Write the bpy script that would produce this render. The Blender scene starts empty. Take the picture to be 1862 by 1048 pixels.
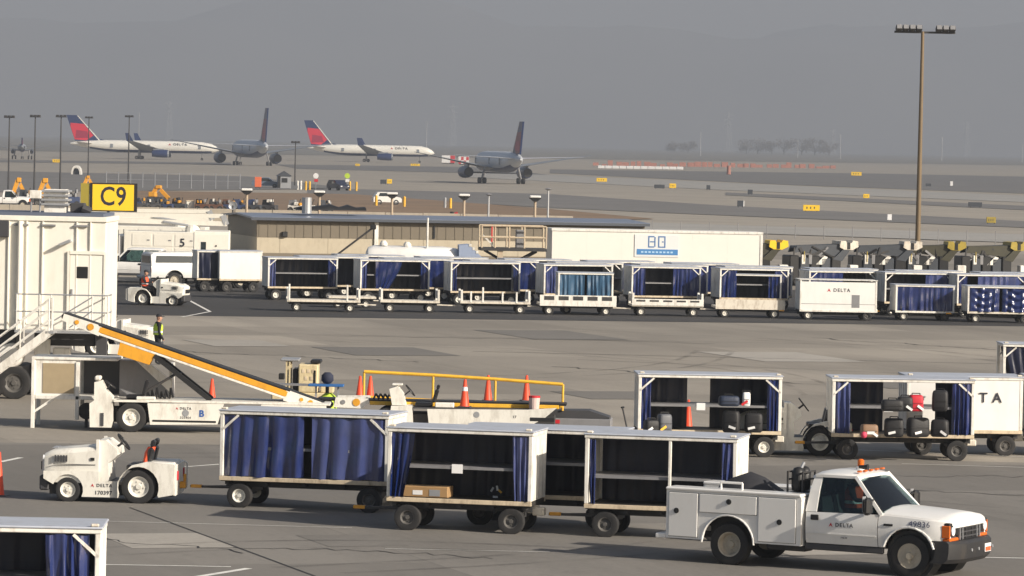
import bpy, bmesh, math, random
from mathutils import Vector, Matrix
random.seed(7)
R = math.radians
scene = bpy.context.scene
col = scene.collection

# ------------------------------------------------------------------ camera
CAM_H, FPX, PITCH, ROLL = 7.8, 8000.0, 1.894, 1.2
cam_d = bpy.data.cameras.new('camera')
cam_d.sensor_width = 36.0
cam_d.lens = 36.0 * FPX / 1862.0
cam_d.clip_start = 1.0
cam_d.clip_end = 60000
cam = bpy.data.objects.new('camera', cam_d)
col.objects.link(cam)
cam.matrix_world = Matrix.Translation((0, 0, CAM_H)) @ Matrix.Rotation(R(90 - PITCH), 4, 'X') @ Matrix.Rotation(R(ROLL), 4, 'Z')
scene.camera = cam

# ------------------------------------------------------------------ light
SUN_AZ, SUN_EL = 33.0, 25.0        # the sun stands to the right of and behind the camera
world = bpy.data.worlds.new('World')
scene.world = world
world.use_nodes = True
wn, wl = world.node_tree.nodes, world.node_tree.links
bg = wn['Background']
sky = wn.new('ShaderNodeTexSky')
sky.sky_type = 'NISHITA'
sky.sun_disc = False
sky.sun_elevation = R(SUN_EL)
sky.sun_rotation = R(90 + SUN_AZ)
sky.air_density = 1.0
sky.dust_density = 3.0
sky.ozone_density = 1.0
wl.new(sky.outputs[0], bg.inputs[0])
bg.inputs[1].default_value = 0.07
sun_d = bpy.data.lights.new('sun', 'SUN')
sun_d.energy = 5.0
sun_d.angle = R(0.6)
sun_d.color = (1.0, 0.91, 0.78)
sun = bpy.data.objects.new('sun', sun_d)
col.objects.link(sun)
sd = Vector((math.cos(R(SUN_AZ)) * math.cos(R(SUN_EL)), -math.sin(R(SUN_AZ)) * math.cos(R(SUN_EL)), math.sin(R(SUN_EL))))
sun.rotation_euler = sd.to_track_quat('Z', 'Y').to_euler()
scene.view_settings.view_transform = 'Standard'
scene.view_settings.look = 'None'
scene.view_settings.gamma = 1.0
scene.view_settings.exposure = 0.4
scene.view_settings.use_curve_mapping = False

# ------------------------------------------------------------------ pixel helpers (photo pixels, 1862 wide, to real ground points)
_f = Vector((0, math.cos(R(PITCH)), -math.sin(R(PITCH))))
_u = Vector((0, math.sin(R(PITCH)), math.cos(R(PITCH))))
_cr, _sr = math.cos(R(ROLL)), math.sin(R(ROLL))
def G(px, py, z=0.0):
    X, Y = px - 931.0, py - 524.0
    x, y = X * _cr + Y * _sr, -X * _sr + Y * _cr
    d = _f * FPX + Vector((x, 0, 0)) - _u * y
    t = (z - CAM_H) / d.z
    return Vector((0, 0, CAM_H)) + d * t
def yaw2(p, q):
    """heading of the line from ground pixel p to ground pixel q"""
    a, b = G(*p), G(*q)
    return math.atan2(b.y - a.y, b.x - a.x)

# ------------------------------------------------------------------ materials
_M = {}
def mat(name, c, rough=0.6, metal=0.0, var=0.0, vscale=2.0, dirt=None, damt=0.0, dscale=1.2, bump=0.0, bscale=30.0, spec=0.5, emit=None, coat=0.0, rnd=None):
    if name in _M: return _M[name]
    m = bpy.data.materials.new(name)
    m.use_nodes = True
    nt = m.node_tree
    n, l = nt.nodes, nt.links
    b = n['Principled BSDF']
    b.inputs['Roughness'].default_value = rough
    b.inputs['Metallic'].default_value = metal
    b.inputs['Specular IOR Level'].default_value = spec
    b.inputs['Coat Weight'].default_value = coat
    b.inputs['Base Color'].default_value = (*c, 1)
    if emit:
        b.inputs['Emission Color'].default_value = (*c, 1); b.inputs['Emission Strength'].default_value = emit
    src = None
    if var or dirt or bump:
        tc = n.new('ShaderNodeTexCoord')
        oi = n.new('ShaderNodeObjectInfo')
        ad = n.new('ShaderNodeVectorMath'); ad.operation = 'MULTIPLY_ADD'
        cb = n.new('ShaderNodeCombineXYZ')
        for i in range(3): l.new(oi.outputs['Random'], cb.inputs[i])
        ad.inputs[1].default_value = (1, 1, 1)
        sc = n.new('ShaderNodeVectorMath'); sc.operation = 'SCALE'; sc.inputs['Scale'].default_value = 37.0
        l.new(cb.outputs[0], sc.inputs[0])
        l.new(tc.outputs['Object'], ad.inputs[0]); l.new(sc.outputs[0], ad.inputs[2])
        co = ad.outputs[0]
    if var:
        nz = n.new('ShaderNodeTexNoise'); nz.inputs['Scale'].default_value = vscale; nz.inputs['Detail'].default_value = 6
        l.new(co, nz.inputs['Vector'])
        mx = n.new('ShaderNodeMix'); mx.data_type = 'RGBA'
        mx.inputs[6].default_value = (*[max(0, k * (1 - var)) for k in c], 1)
        mx.inputs[7].default_value = (*[min(1, k * (1 + var)) for k in c], 1)
        l.new(nz.outputs['Fac'], mx.inputs[0]); src = mx.outputs[2]
    if dirt:
        mp = n.new('ShaderNodeMapping'); mp.inputs['Scale'].default_value = (1, 1, 0.35)
        l.new(co, mp.inputs[0])
        nz = n.new('ShaderNodeTexNoise'); nz.inputs['Scale'].default_value = dscale * 3; nz.inputs['Detail'].default_value = 8; nz.inputs['Roughness'].default_value = 0.7
        l.new(mp.outputs[0], nz.inputs['Vector'])
        rp = n.new('ShaderNodeMapRange'); rp.inputs[1].default_value = 0.48; rp.inputs[2].default_value = 0.78; rp.inputs[4].default_value = damt
        l.new(nz.outputs['Fac'], rp.inputs[0])
        mx = n.new('ShaderNodeMix'); mx.data_type = 'RGBA'
        if src: l.new(src, mx.inputs[6])
        else: mx.inputs[6].default_value = (*c, 1)
        mx.inputs[7].default_value = (*dirt, 1)
        l.new(rp.outputs[0], mx.inputs[0]); src = mx.outputs[2]
    if rnd:
        rr = n.new('ShaderNodeMapRange'); rr.inputs[3].default_value, rr.inputs[4].default_value = rnd
        l.new(oi.outputs['Random'], rr.inputs[0])
        hv = n.new('ShaderNodeHueSaturation'); l.new(rr.outputs[0], hv.inputs['Value'])
        sr = n.new('ShaderNodeMapRange'); sr.inputs[1].default_value = .0; sr.inputs[3].default_value = 1.1; sr.inputs[4].default_value = .8
        l.new(oi.outputs['Random'], sr.inputs[0]); l.new(sr.outputs[0], hv.inputs['Saturation'])
        l.new(src, hv.inputs['Color']); src = hv.outputs[0]
    if src: l.new(src, b.inputs['Base Color'])
    if bump:
        nz = n.new('ShaderNodeTexNoise'); nz.inputs['Scale'].default_value = bscale; nz.inputs['Detail'].default_value = 3
        l.new(co, nz.inputs['Vector'])
        bp = n.new('ShaderNodeBump'); bp.inputs['Strength'].default_value = bump; bp.inputs['Distance'].default_value = 0.02
        l.new(nz.outputs['Fac'], bp.inputs['Height']); l.new(bp.outputs[0], b.inputs['Normal'])
    _M[name] = m
    return m
WHITE = mat('white_paint', (.78, .76, .71), .45, var=.06, dirt=(.26, .21, .15), damt=.75, dscale=1.6)
WHITE_CLEAN = mat('truck_white', (.80, .79, .77), .3, var=.03, dirt=(.5, .46, .4), damt=.25, dscale=.6, coat=.3)
CREAM = mat('cream_paint', (.80, .77, .69), .5, var=.04, dirt=(.5, .45, .36), damt=.25)
ROOF = mat('skylit_cart_roof', (.44, .47, .54), .4, var=.1, vscale=1.5, dirt=(.25, .23, .2), damt=.5)  # white roofs; the blue-grey of skylight is put into the colour
RUSTW = mat('worn_white_steel', (.68, .63, .54), .55, var=.1, dirt=(.2, .12, .07), damt=.8, dscale=2.0)
WOOD = mat('worn_deck_edge', (.60, .50, .36), .7, var=.2, vscale=5, dirt=(.16, .1, .06), damt=.8, dscale=2.0)
DECK = mat('dark_deck', (.03, .027, .024), .7, var=.3)
STEEL = mat('dark_steel', (.035, .035, .037), .6, var=.3, dirt=(.12, .09, .06), damt=.4)
GALV = mat('galvanised_steel', (.42, .43, .45), .4, metal=.5, var=.1)
RUBBER = mat('tyre_rubber', (.017, .017, .018), .8, var=.3, dirt=(.06, .05, .045), damt=.5)
RIM = mat('wheel_rim_paint', (.72, .70, .64), .5, dirt=(.2, .16, .12), damt=.45, dscale=5)
RIMD = mat('dirty_wheel_rim', (.10, .095, .09), .6, dirt=(.02, .02, .02), damt=.7, dscale=4)
BLACK = mat('black_plastic', (.012, .012, .013), .5)
SEAT = mat('black_vinyl', (.012, .012, .014), .4, bump=.2)
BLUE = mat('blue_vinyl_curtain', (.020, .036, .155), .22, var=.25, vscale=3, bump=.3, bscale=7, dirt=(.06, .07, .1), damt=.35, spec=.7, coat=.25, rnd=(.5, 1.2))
BLUE_DIM = mat('shaded_vinyl_curtain', (.007, .010, .032), .4, var=.3, vscale=3, bump=.2, bscale=9)  # blue vinyl darkened in colour to stand in for curtains in shade
TEAL = mat('faded_teal_curtain', (.03, .085, .16), .4, var=.3, vscale=4, bump=.2, bscale=9)
ORANGE = mat('cone_orange', (.75, .07, .02), .5, var=.1, dirt=(.2, .05, .03), damt=.5, dscale=3)
VEST_O = mat('vest_orange', (.85, .10, .03), .7, var=.1)
VEST_Y = mat('vest_lime', (.50, .68, .05), .7, var=.1)
YEL = mat('safety_yellow', (.80, .46, .04), .45, var=.08, dirt=(.25, .14, .04), damt=.4)
SIGNY = mat('gate_sign_yellow', (.88, .56, .02), .5, var=.03)
LOADY = mat('loader_orange_yellow', (.70, .33, .025), .45, var=.08, dirt=(.2, .1, .03), damt=.4)
RED = mat('red_paint', (.55, .02, .03), .5, var=.1)
AMBER = mat('amber_lens', (.62, .13, .012), .25)
GREY = mat('grey_paint', (.22, .22, .23), .5, var=.1, dirt=(.08, .07, .06), damt=.4)
DGREY = mat('dark_grey_plastic', (.05, .05, .055), .55, var=.15)
CARD = mat('cardboard', (.36, .22, .10), .8, var=.1)
PAPER = mat('white_paper', (.8, .8, .8), .8)
INK = mat('dark_ink', (.015, .017, .03), .7)
INKR = mat('red_ink', (.5, .01, .02), .6)
INKB = mat('blue_ink', (.03, .10, .34), .6)
SKIN = mat('skin', (.45, .25, .17), .6)
CLOTHD = mat('dark_cloth', (.014, .015, .02), .85, var=.3)
CLOTHN = mat('navy_cloth', (.02, .025, .05), .85, var=.3)
LENS = mat('headlamp_lens', (.75, .77, .8), .12, spec=.8)
GLASS = mat('tinted_glass', (.02, .03, .035), .06, spec=.9)
def glassmat():
    m = bpy.data.materials.new('window_glass'); m.use_nodes = True
    n, l = m.node_tree.nodes, m.node_tree.links
    n.remove(n['Principled BSDF'])
    t = n.new('ShaderNodeBsdfTransparent'); t.inputs[0].default_value = (.5, .6, .6, 1)
    g = n.new('ShaderNodeBsdfGlossy'); g.inputs['Roughness'].default_value = .04
    fr = n.new('ShaderNodeFresnel'); fr.inputs[0].default_value = 1.5
    ms = n.new('ShaderNodeMixShader')
    l.new(fr.outputs[0], ms.inputs[0]); l.new(t.outputs[0], ms.inputs[1]); l.new(g.outputs[0], ms.inputs[2])
    l.new(ms.outputs[0], n['Material Output'].inputs[0])
    return m
WGLASS = glassmat()

# ------------------------------------------------------------------ mesh builder
class MB:
    def __init__(s, M=None):
        s.v, s.f = [], []
        s.M = M or Matrix.Identity(4)
    def add(s, vs, fs):
        o = len(s.v)
        s.v += [tuple(s.M @ Vector(p)) for p in vs]
        s.f += [tuple(i + o for i in f) for f in fs]
        return s
    def box(s, x0, x1, y0, y1, z0, z1, b=0.0):
        if b <= 0:
            return s.add([(x0,y0,z0),(x1,y0,z0),(x1,y1,z0),(x0,y1,z0),(x0,y0,z1),(x1,y0,z1),(x1,y1,z1),(x0,y1,z1)],
                         [(0,3,2,1),(4,5,6,7),(0,1,5,4),(1,2,6,5),(2,3,7,6),(3,0,4,7)])
        b = min(b, (x1-x0)*.45, (y1-y0)*.45, (z1-z0)*.45)
        vs, idx = [], {}
        X, Y, Z = (x0, x1), (y0, y1), (z0, z1)
        for i in (0,1):
            for j in (0,1):
                for k in (0,1):
                    sx, sy, sz = (b, -b)[i], (b, -b)[j], (b, -b)[k]
                    for a in range(3):
                        p = [X[i]+sx, Y[j]+sy, Z[k]+sz]
                        p[a] = (X[i], Y[j], Z[k])[a]
                        idx[(i,j,k,a)] = len(vs); vs.append(p)
        fs = []
        for k in (0,1):
            fs.append([idx[(0,0,k,2)], idx[(1,0,k,2)], idx[(1,1,k,2)], idx[(0,1,k,2)]][::1 if k else -1])
            fs.append([idx[(0,k,0,1)], idx[(1,k,0,1)], idx[(1,k,1,1)], idx[(0,k,1,1)]][::-1 if k else 1])
            fs.append([idx[(k,0,0,0)], idx[(k,1,0,0)], idx[(k,1,1,0)], idx[(k,0,1,0)]][::1 if k else -1])
        for i in (0,1):
            for j in (0,1):
                q = [idx[(i,j,0,0)], idx[(i,j,1,0)], idx[(i,j,1,1)], idx[(i,j,0,1)]]
                fs.append(q if (i ^ j) else q[::-1])
                q = [idx[(i,0,j,0)], idx[(i,1,j,0)], idx[(i,1,j,2)], idx[(i,0,j,2)]]
                fs.append(q[::-1] if (i ^ j) else q)
                q = [idx[(0,i,j,1)], idx[(1,i,j,1)], idx[(1,i,j,2)], idx[(0,i,j,2)]]
                fs.append(q if (i ^ j) else q[::-1])
                for k in (0,1):
                    t = [idx[(i,j,k,0)], idx[(i,j,k,1)], idx[(i,j,k,2)]]
                    fs.append(t if (i + j + k) % 2 else t[::-1])
        return s.add(vs, fs)
    def beam(s, p, q, w, h=None, up=(0,0,1)):
        """square bar from p to q"""
        h = h or w
        p, q = Vector(p), Vector(q)
        d = (q - p).normalized()
        u = Vector(up)
        if abs(d.dot(u)) > .98: u = Vector((0, 1, 0))
        a = d.cross(u).normalized(); c = a.cross(d).normalized()
        vs = []
        for e in (p, q):
            for (i, j) in ((-1,-1),(1,-1),(1,1),(-1,1)):
                vs.append(e + a * (i * w / 2) + c * (j * h / 2))
        return s.add(vs, [(0,1,2,3)[::-1],(4,5,6,7),(0,1,5,4),(1,2,6,5),(2,3,7,6),(3,0,4,7)])
    def cyl(s, p, q, r, r2=None, n=10, cap=True):
        r2 = r if r2 is None else r2
        p, q = Vector(p), Vector(q)
        d = (q - p).normalized()
        u = Vector((0,0,1)) if abs(d.z) < .9 else Vector((0,1,0))
        a = d.cross(u).normalized(); c = a.cross(d)
        vs = []
        for e, rr in ((p, r), (q, r2)):
            for i in range(n):
                t = 2 * math.pi * i / n
                vs.append(e + a * (rr * math.cos(t)) + c * (rr * math.sin(t)))
        fs = [(i, n + i, n + (i+1) % n, (i+1) % n) for i in range(n)]
        if cap: fs += [tuple(range(n)), tuple(range(2*n-1, n-1, -1))]
        return s.add(vs, fs)
    def tube(s, pts, r, n=6):
        for a, b in zip(pts[:-1], pts[1:]): s.cyl(a, b, r, n=n)
        return s
    def lathe(s, prof, o=(0,0,0), axis='y', n=20, cap=True):
        """prof: list of (radius, along)"""
        o = Vector(o); vs = []
        for (r, t) in prof:
            for i in range(n):
                a = 2 * math.pi * i / n
                c, d = r * math.cos(a), r * math.sin(a)
                vs.append(o + Vector({'y': (c, t, d), 'x': (t, c, d), 'z': (c, d, t)}[axis]))
        m = len(prof)
        fs = []
        for k in range(m - 1):
            for i in range(n):
                fs.append((k*n+i, k*n+(i+1) % n, (k+1)*n+(i+1) % n, (k+1)*n+i))
        if cap: fs += [tuple(range(n-1, -1, -1)), tuple(range((m-1)*n, m*n))]
        return s.add(vs, fs)
    def prism(s, poly, y0, y1, plane='xz'):
        """poly extruded"""
        f = {'xz': lambda a, b, t: (a, t, b), 'xy': lambda a, b, t: (a, b, t), 'yz': lambda a, b, t: (t, a, b)}[plane]
        n = len(poly)
        vs = [f(a, b, y0) for a, b in poly] + [f(a, b, y1) for a, b in poly]
        fs = [tuple(range(n)), tuple(range(2*n-1, n-1, -1))] + [(i, n+i, n+(i+1) % n, (i+1) % n) for i in range(n)]
        return s.add(vs, fs)
    def loft(s, secs, cap=True, closed=True):
        n = len(secs[0]); vs = [p for q in secs for p in q]; fs = []
        for k in range(len(secs) - 1):
            for i in range(n if closed else n - 1):
                fs.append((k*n+i, k*n+(i+1) % n, (k+1)*n+(i+1) % n, (k+1)*n+i))
        if cap: fs += [tuple(range(n-1, -1, -1)), tuple(range((len(secs)-1)*n, len(secs)*n))]
        return s.add(vs, fs)
    def mesh(s, name, m, smooth=False):
        me = bpy.data.meshes.new(name)
        me.from_pydata(s.v, [], s.f)
        bm = bmesh.new(); bm.from_mesh(me)
        bmesh.ops.recalc_face_normals(bm, faces=bm.faces)
        bm.to_mesh(me); bm.free()
        me.materials.append(m)
        if smooth:
            me.polygons.foreach_set('use_smooth', [True] * len(me.polygons))
            me.set_sharp_from_angle(angle=R(smooth if smooth > 1 else 35))
        return me
    def build(s, name, m, parent=None, smooth=False, label=None):
        o = bpy.data.objects.new(name, s.mesh(name, m, smooth))
        col.objects.link(o)
        if parent is not None: o.parent = parent
        if label: o['label'] = label
        return o
def link(name, me, parent, loc=(0,0,0), rot=(0,0,0)):
    o = bpy.data.objects.new(name, me); col.objects.link(o)
    if parent is not None: o.parent = parent
    o.location = loc; o.rotation_euler = rot
    return o
def tag(o, label, cat, group=None):
    o['label'] = label; o['category'] = cat
    if group: o['group'] = group
    return o
def thing(name, label, cat, loc, rz=0.0, group=None, s=1.0):
    o = bpy.data.objects.new(name, None); col.objects.link(o)
    o.empty_display_size = .2
    o.location = loc; o.rotation_euler = (0, 0, rz); o.scale = (s, s, s)
    return tag(o, label, cat, group)
def struct(name, mb, m, **k):
    o = mb.build(name, m, **k); o['kind'] = 'structure'; return o
_fonts = {}
def text(body, size, m, parent, loc, rot, name='lettering', sx=1.0, depth=.002, align='CENTER', space=1.0, bold=0.0, mirror=1):
    c = bpy.data.curves.new('t', 'FONT'); c.body = body; c.size = size; c.align_x = align; c.align_y = 'CENTER'
    c.extrude = depth; c.space_character = space; c.offset = bold; c.resolution_u = 3
    t = bpy.data.objects.new('t', c)
    me = bpy.data.meshes.new_from_object(t)
    bpy.data.objects.remove(t)
    me.name = name; me.materials.clear(); me.materials.append(m)
    o = link(name, me, parent, loc, rot); o.scale = (sx, 1, 1)
    return o
FRONT = (math.pi/2, 0, 0)       # lettering that reads from -Y
def wall_text_rot(rz): return (math.pi/2, 0, rz)
def delta(parent, loc, size, rot=FRONT, mark=True, ink=None):
    """red wedge mark and spaced capitals on one side"""
    o = text('DELTA', size, ink or INK, parent, loc, rot, space=1.25, bold=size*.012)
    if mark:
        h = size * .75; m = MB()
        for a, b, c_ in (((-.5, -.5), (0, .5), (0, -.1)), ((0, -.1), (0, .5), (.5, -.5))):
            m.prism([(a[0]*h, a[1]*h), (b[0]*h, b[1]*h), (c_[0]*h, c_[1]*h)], -.003, .003, 'xy')
        q = m.build('emblem', INKR, parent)
        v = Matrix.Rotation(rot[2], 4, 'Z') @ Vector((-size * 2.65, 0, 0))
        q.location = Vector(loc) + v; q.rotation_euler = rot
    return o

# ------------------------------------------------------------------ ground and sky
def ground_mat(name, c, c2, streak=.5, joints=None, rot=0.0, seed=0.0, stain=.5, bump=0):
    m = bpy.data.materials.new(name); m.use_nodes = True
    n, l = m.node_tree.nodes, m.node_tree.links
    b = n['Principled BSDF']; b.inputs['Roughness'].default_value = .85; b.inputs['Specular IOR Level'].default_value = .25
    g = n.new('ShaderNodeNewGeometry')
    mp = n.new('ShaderNodeMapping'); mp.inputs['Rotation'].default_value = (0, 0, rot); mp.inputs['Location'].default_value = (seed, seed * .7, 0)
    l.new(g.outputs['Position'], mp.inputs[0])
    def noise(sc, det, ro=.6, stretch=None):
        v = mp.outputs[0]
        if stretch:
            m2 = n.new('ShaderNodeMapping'); m2.inputs['Scale'].default_value = stretch; l.new(v, m2.inputs[0]); v = m2.outputs[0]
        z = n.new('ShaderNodeTexNoise'); z.inputs['Scale'].default_value = sc; z.inputs['Detail'].default_value = det; z.inputs['Roughness'].default_value = ro
        l.new(v, z.inputs['Vector']); return z.outputs['Fac']
    def mix(f, a, bcol):
        x = n.new('ShaderNodeMix'); x.data_type = 'RGBA'
        l.new(f, x.inputs[0])
        if isinstance(a, tuple): x.inputs[6].default_value = (*a, 1)
        else: l.new(a, x.inputs[6])
        x.inputs[7].default_value = (*bcol, 1); return x.outputs[2]
    def rng(v, a, bb, c0, c1):
        r = n.new('ShaderNodeMapRange'); r.inputs[1].default_value = a; r.inputs[2].default_value = bb; r.inputs[3].default_value = c0; r.inputs[4].default_value = c1
        l.new(v, r.inputs[0]); return r.outputs[0]
    s = mix(rng(noise(.06, 5), .35, .65, 0, 1), c, c2)
    s = mix(rng(noise(.12, 6, .65, (.25, 1.6, 1)), .45, .7, 0, streak), s, tuple(k * .62 for k in c2))      # long tyre and traffic streaks
    s = mix(rng(noise(.9, 8, .75), .56, .8, 0, stain), s, tuple(k * .45 for k in c2))                         # oil stains
    s = mix(rng(noise(7, 4, .7), .3, .8, .0, .25), s, tuple(min(1, k * 1.5) for k in c))
    if joints:
        br = n.new('ShaderNodeTexBrick'); br.offset = 0; br.inputs['Scale'].default_value = 1
        br.inputs['Brick Width'].default_value = joints[0]; br.inputs['Row Height'].default_value = joints[1]
        br.inputs['Mortar Size'].default_value = joints[2]; br.inputs['Mortar Smooth'].default_value = .3
        l.new(mp.outputs[0], br.inputs['Vector'])
        # slabs cast at different times differ in tone
        br.inputs['Color1'].default_value = (0, 0, 0, 1); br.inputs['Color2'].default_value = (1, 1, 1, 1)
        s = mix(rng(br.outputs['Color'], .0, 1, 0, .6), s, tuple(k * .66 for k in c2))
        s = mix(rng(br.outputs['Fac'], 0, 1, 0, .4), s, tuple(k * .4 for k in c2))
    l.new(s, b.inputs['Base Color'])
    if not bump: return m
    bp = n.new('ShaderNodeBump'); bp.inputs['Strength'].default_value = bump; bp.inputs['Distance'].default_value = .004
    l.new(noise(40, 3), bp.inputs['Height']); l.new(bp.outputs[0], b.inputs['Normal'])
    return m
CONC = ground_mat('apron_concrete', (.355, .32, .272), (.265, .242, .21), .75, (7.6, 7.6, .018), -yaw2((236, 925), (640, 1075)), bump=.0)
DRY = ground_mat('dry_field', (.36, .325, .275), (.30, .27, .23), .4, None, 0, 31)
ASPH = ground_mat('asphalt', (.060, .058, .058), (.042, .041, .041), .4, None, 0, 11)
TAXI = ground_mat('taxiway_asphalt', (.19, .182, .175), (.155, .15, .145), .3, None, R(-4), 17, .2)
TAXIL = ground_mat('taxiway_concrete', (.36, .345, .32), (.31, .30, .28), .3, None, R(-4), 5, .2)
BROWN = ground_mat('dry_grass_ground', (.26, .175, .11), (.20, .145, .10), .5, None, R(-4), 3, .4)
PAINT = mat('road_paint', (.72, .71, .67), .8, var=.15, dirt=(.25, .235, .21), damt=.75, dscale=.8)
g = MB()
S = 16500
g.add([(-S, -100, 0), (S, -100, 0), (S, 18200, 0), (-S, 18200, 0)], [(0, 1, 2, 3)])
struct('ground', g, DRY)
_lay = [0]
def patch(name, poly, m, z):
    pts = [G(*p, z) for p in poly]
    o = struct(name, MB().add(pts, [tuple(range(len(pts)))]), m)
    return o
ap = MB().add([(-140, -60, .012), (160, -60, .012), (160, 350, .012), (-140, 350, .012)], [(0, 1, 2, 3)])
struct('apron_pavement', ap, CONC)
FORE = ground_mat('old_apron_concrete', (.25, .233, .21), (.185, .174, .16), .8, (7.6, 7.6, .018), -yaw2((236, 925), (640, 1075)), bump=.0, seed=9, stain=.8)
patch('service_lane', [(-300, 802), (700, 812), (2200, 850), (2200, 1500), (-300, 1500)], FORE, .018)
a0, a1 = G(-300, 567), G(2300, 600)
dv = (a1 - a0).normalized(); nv = Vector((-dv.y, dv.x, 0))
st = MB().add([(*(a0 + dv * -10).xy, .018), (*(a1 + dv * 10).xy, .018), (*(a1 + dv * 10 + nv * 45).xy, .018), (*(a0 + dv * -10 + nv * 45).xy, .018)], [(0, 1, 2, 3)])
struct('asphalt_road', st, ASPH)
patch('taxiway', [(1000, 308), (1600, 316), (2300, 330), (2300, 372), (1862, 352), (1450, 337), (1000, 315)], TAXI, .05)
patch('taxiway', [(840, 311), (1450, 338.5), (2300, 375), (2300, 388), (1862, 368), (1300, 345), (840, 322)], TAXIL, .05)
patch('taxiway', [(1320, 350), (2300, 394), (2300, 402), (1862, 382), (1320, 355)], TAXI, .05)
patch('taxiway', [(560, 342), (1000, 353), (1300, 373), (2300, 425), (2300, 437), (1862, 414), (1300, 391), (1000, 378), (560, 352)], TAXI, .05)
patch('taxiway', [(-300, 305), (450, 321), (640, 343), (470, 345), (-300, 352)], TAXI, .05)
patch('taxiway', [(500, 299), (860, 304), (1000, 318), (860, 315), (540, 307)], TAXI, .05)
patch('taxiway', [(-300, 287), (420, 296), (420, 299.5), (-300, 292)], TAXI, .05)
patch('verge', [(250, 347), (640, 353), (1000, 380), (1190, 398), (1000, 404), (640, 398), (250, 384)], BROWN, .06)
patch('service_road', [(930, 397), (2300, 440), (2300, 457), (930, 409)], TAXIL, .06)
def line(p, q, w=.12, z=.024, name='painted_line', m=None):
    a, b = G(*p), G(*q); d = (b - a).normalized(); n_ = Vector((-d.y, d.x, 0)) * w / 2
    pts = [a + n_, a - n_, b - n_, b + n_]
    struct(name, MB().add([(q_.x, q_.y, z) for q_ in pts], [(0, 1, 2, 3)]), m or PAINT)
line((190, 1029), (420, 1033), .10)
line((330, 1056), (452, 1036), .16)
line((196, 950), (640, 962), .05)
line((0, 842), (38, 834), .15)
line((330, 540), (382, 568), .14, .03)
line((382, 568), (330, 578), .14, .03)
line((1790, 1016), (2000, 1020), .12)
line((1560, 820), (1990, 838), .07)
line((1640, 845), (2000, 856), .07)
line((700, 1000), (1000, 1006), .06)
line((320, 852), (400, 846), .12)
SEAL = mat('joint_sealant', (.03, .028, .026), .7)
line((236, 925), (640, 1075), .05, .024, 'pavement_joint', SEAL)
def wavy(p, q, w, seed, n=26, amp=.35):
    rr = random.Random(seed); a, b = G(*p), G(*q); d = (b - a); nn = Vector((-d.y, d.x, 0)).normalized(); L_ = []; off = 0
    for i in range(n + 1):
        off = off * .8 + rr.uniform(-amp, amp); c = a + d * (i / n) + nn * off; ww = w * rr.uniform(.5, 1.3)
        L_.append((c + nn * ww, c - nn * ww))
    vs = [(v.x, v.y, .026) for pr in L_ for v in pr]
    struct('tar_seam', MB().add(vs, [(2*i, 2*i+1, 2*i+3, 2*i+2) for i in range(n)]), SEAL)
for k, (p, q, w) in enumerate((((420, 1000), (900, 1016), .03), ((900, 905), (1700, 930), .03), ((30, 960), (420, 1010), .025), ((1330, 880), (1862, 905), .04), ((560, 610), (1300, 626), .06), ((1000, 668), (1500, 700), .05), ((330, 640), (760, 660), .05), ((1480, 615), (1862, 640), .06), ((1540, 862), (1862, 868), .03))):
    wavy(p, q, w, k)
line((0, 800), (420, 812), .03, .024, 'pavement_joint', SEAL)
line((860, 640), (1862, 664), .10, .024, 'pavement_joint', SEAL)
line((1050, 655), (1862, 690), .07, .024, 'pavement_joint', SEAL)
line((320, 604), (1862, 634), .05, .024, 'pavement_joint', SEAL)

# repaired slabs and tyre marks
jr = yaw2((236, 925), (640, 1075))
PATCH1 = ground_mat('fresh_concrete_patch', (.37, .345, .31), (.30, .28, .25), .4, None, jr, 3, .4)
PATCH2 = ground_mat('asphalt_patch', (.19, .178, .162), (.15, .142, .132), .5, None, jr, 8, .4)
for k, (px, py, a, b, m) in enumerate(((640, 985, 2.4, 1.6, PATCH2), (1050, 900, 3.8, 2.2, PATCH1), (300, 985, 3.0, 2.0, PATCH1), (1120, 720, 4, 3, PATCH2), (1420, 650, 7, 4, PATCH1), (700, 640, 6, 4, PATCH2), (1640, 700, 5, 3, PATCH2), (430, 625, 5, 3, PATCH1), (1500, 1000, 2.4, 2.4, PATCH1), (1000, 610, 8, 4, PATCH2))):
    c = G(px, py); M_ = Matrix.Translation((c.x, c.y, 0)) @ Matrix.Rotation(jr, 4, 'Z')
    struct('pavement_patch', MB(M_).add([(-a/2, -b/2, .0225), (a/2, -b/2, .0225), (a/2, b/2, .0225), (-a/2, b/2, .0225)], [(0, 1, 2, 3)]), m)
def skidmat():
    m = bpy.data.materials.new('tyre_rubber_trace'); m.use_nodes = True
    n, l = m.node_tree.nodes, m.node_tree.links; b = n['Principled BSDF']
    b.inputs['Base Color'].default_value = (.03, .028, .026, 1); b.inputs['Roughness'].default_value = .8
    g_ = n.new('ShaderNodeNewGeometry'); z = n.new('ShaderNodeTexNoise'); z.inputs['Scale'].default_value = .5; z.inputs['Detail'].default_value = 6
    l.new(g_.outputs['Position'], z.inputs['Vector'])
    r = n.new('ShaderNodeMapRange'); r.inputs[1].default_value = .35; r.inputs[2].default_value = .75; r.inputs[3].default_value = .0; r.inputs[4].default_value = .33
    l.new(z.outputs['Fac'], r.inputs[0]); l.new(r.outputs[0], b.inputs['Alpha'])
    return m
SKID = skidmat()
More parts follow.
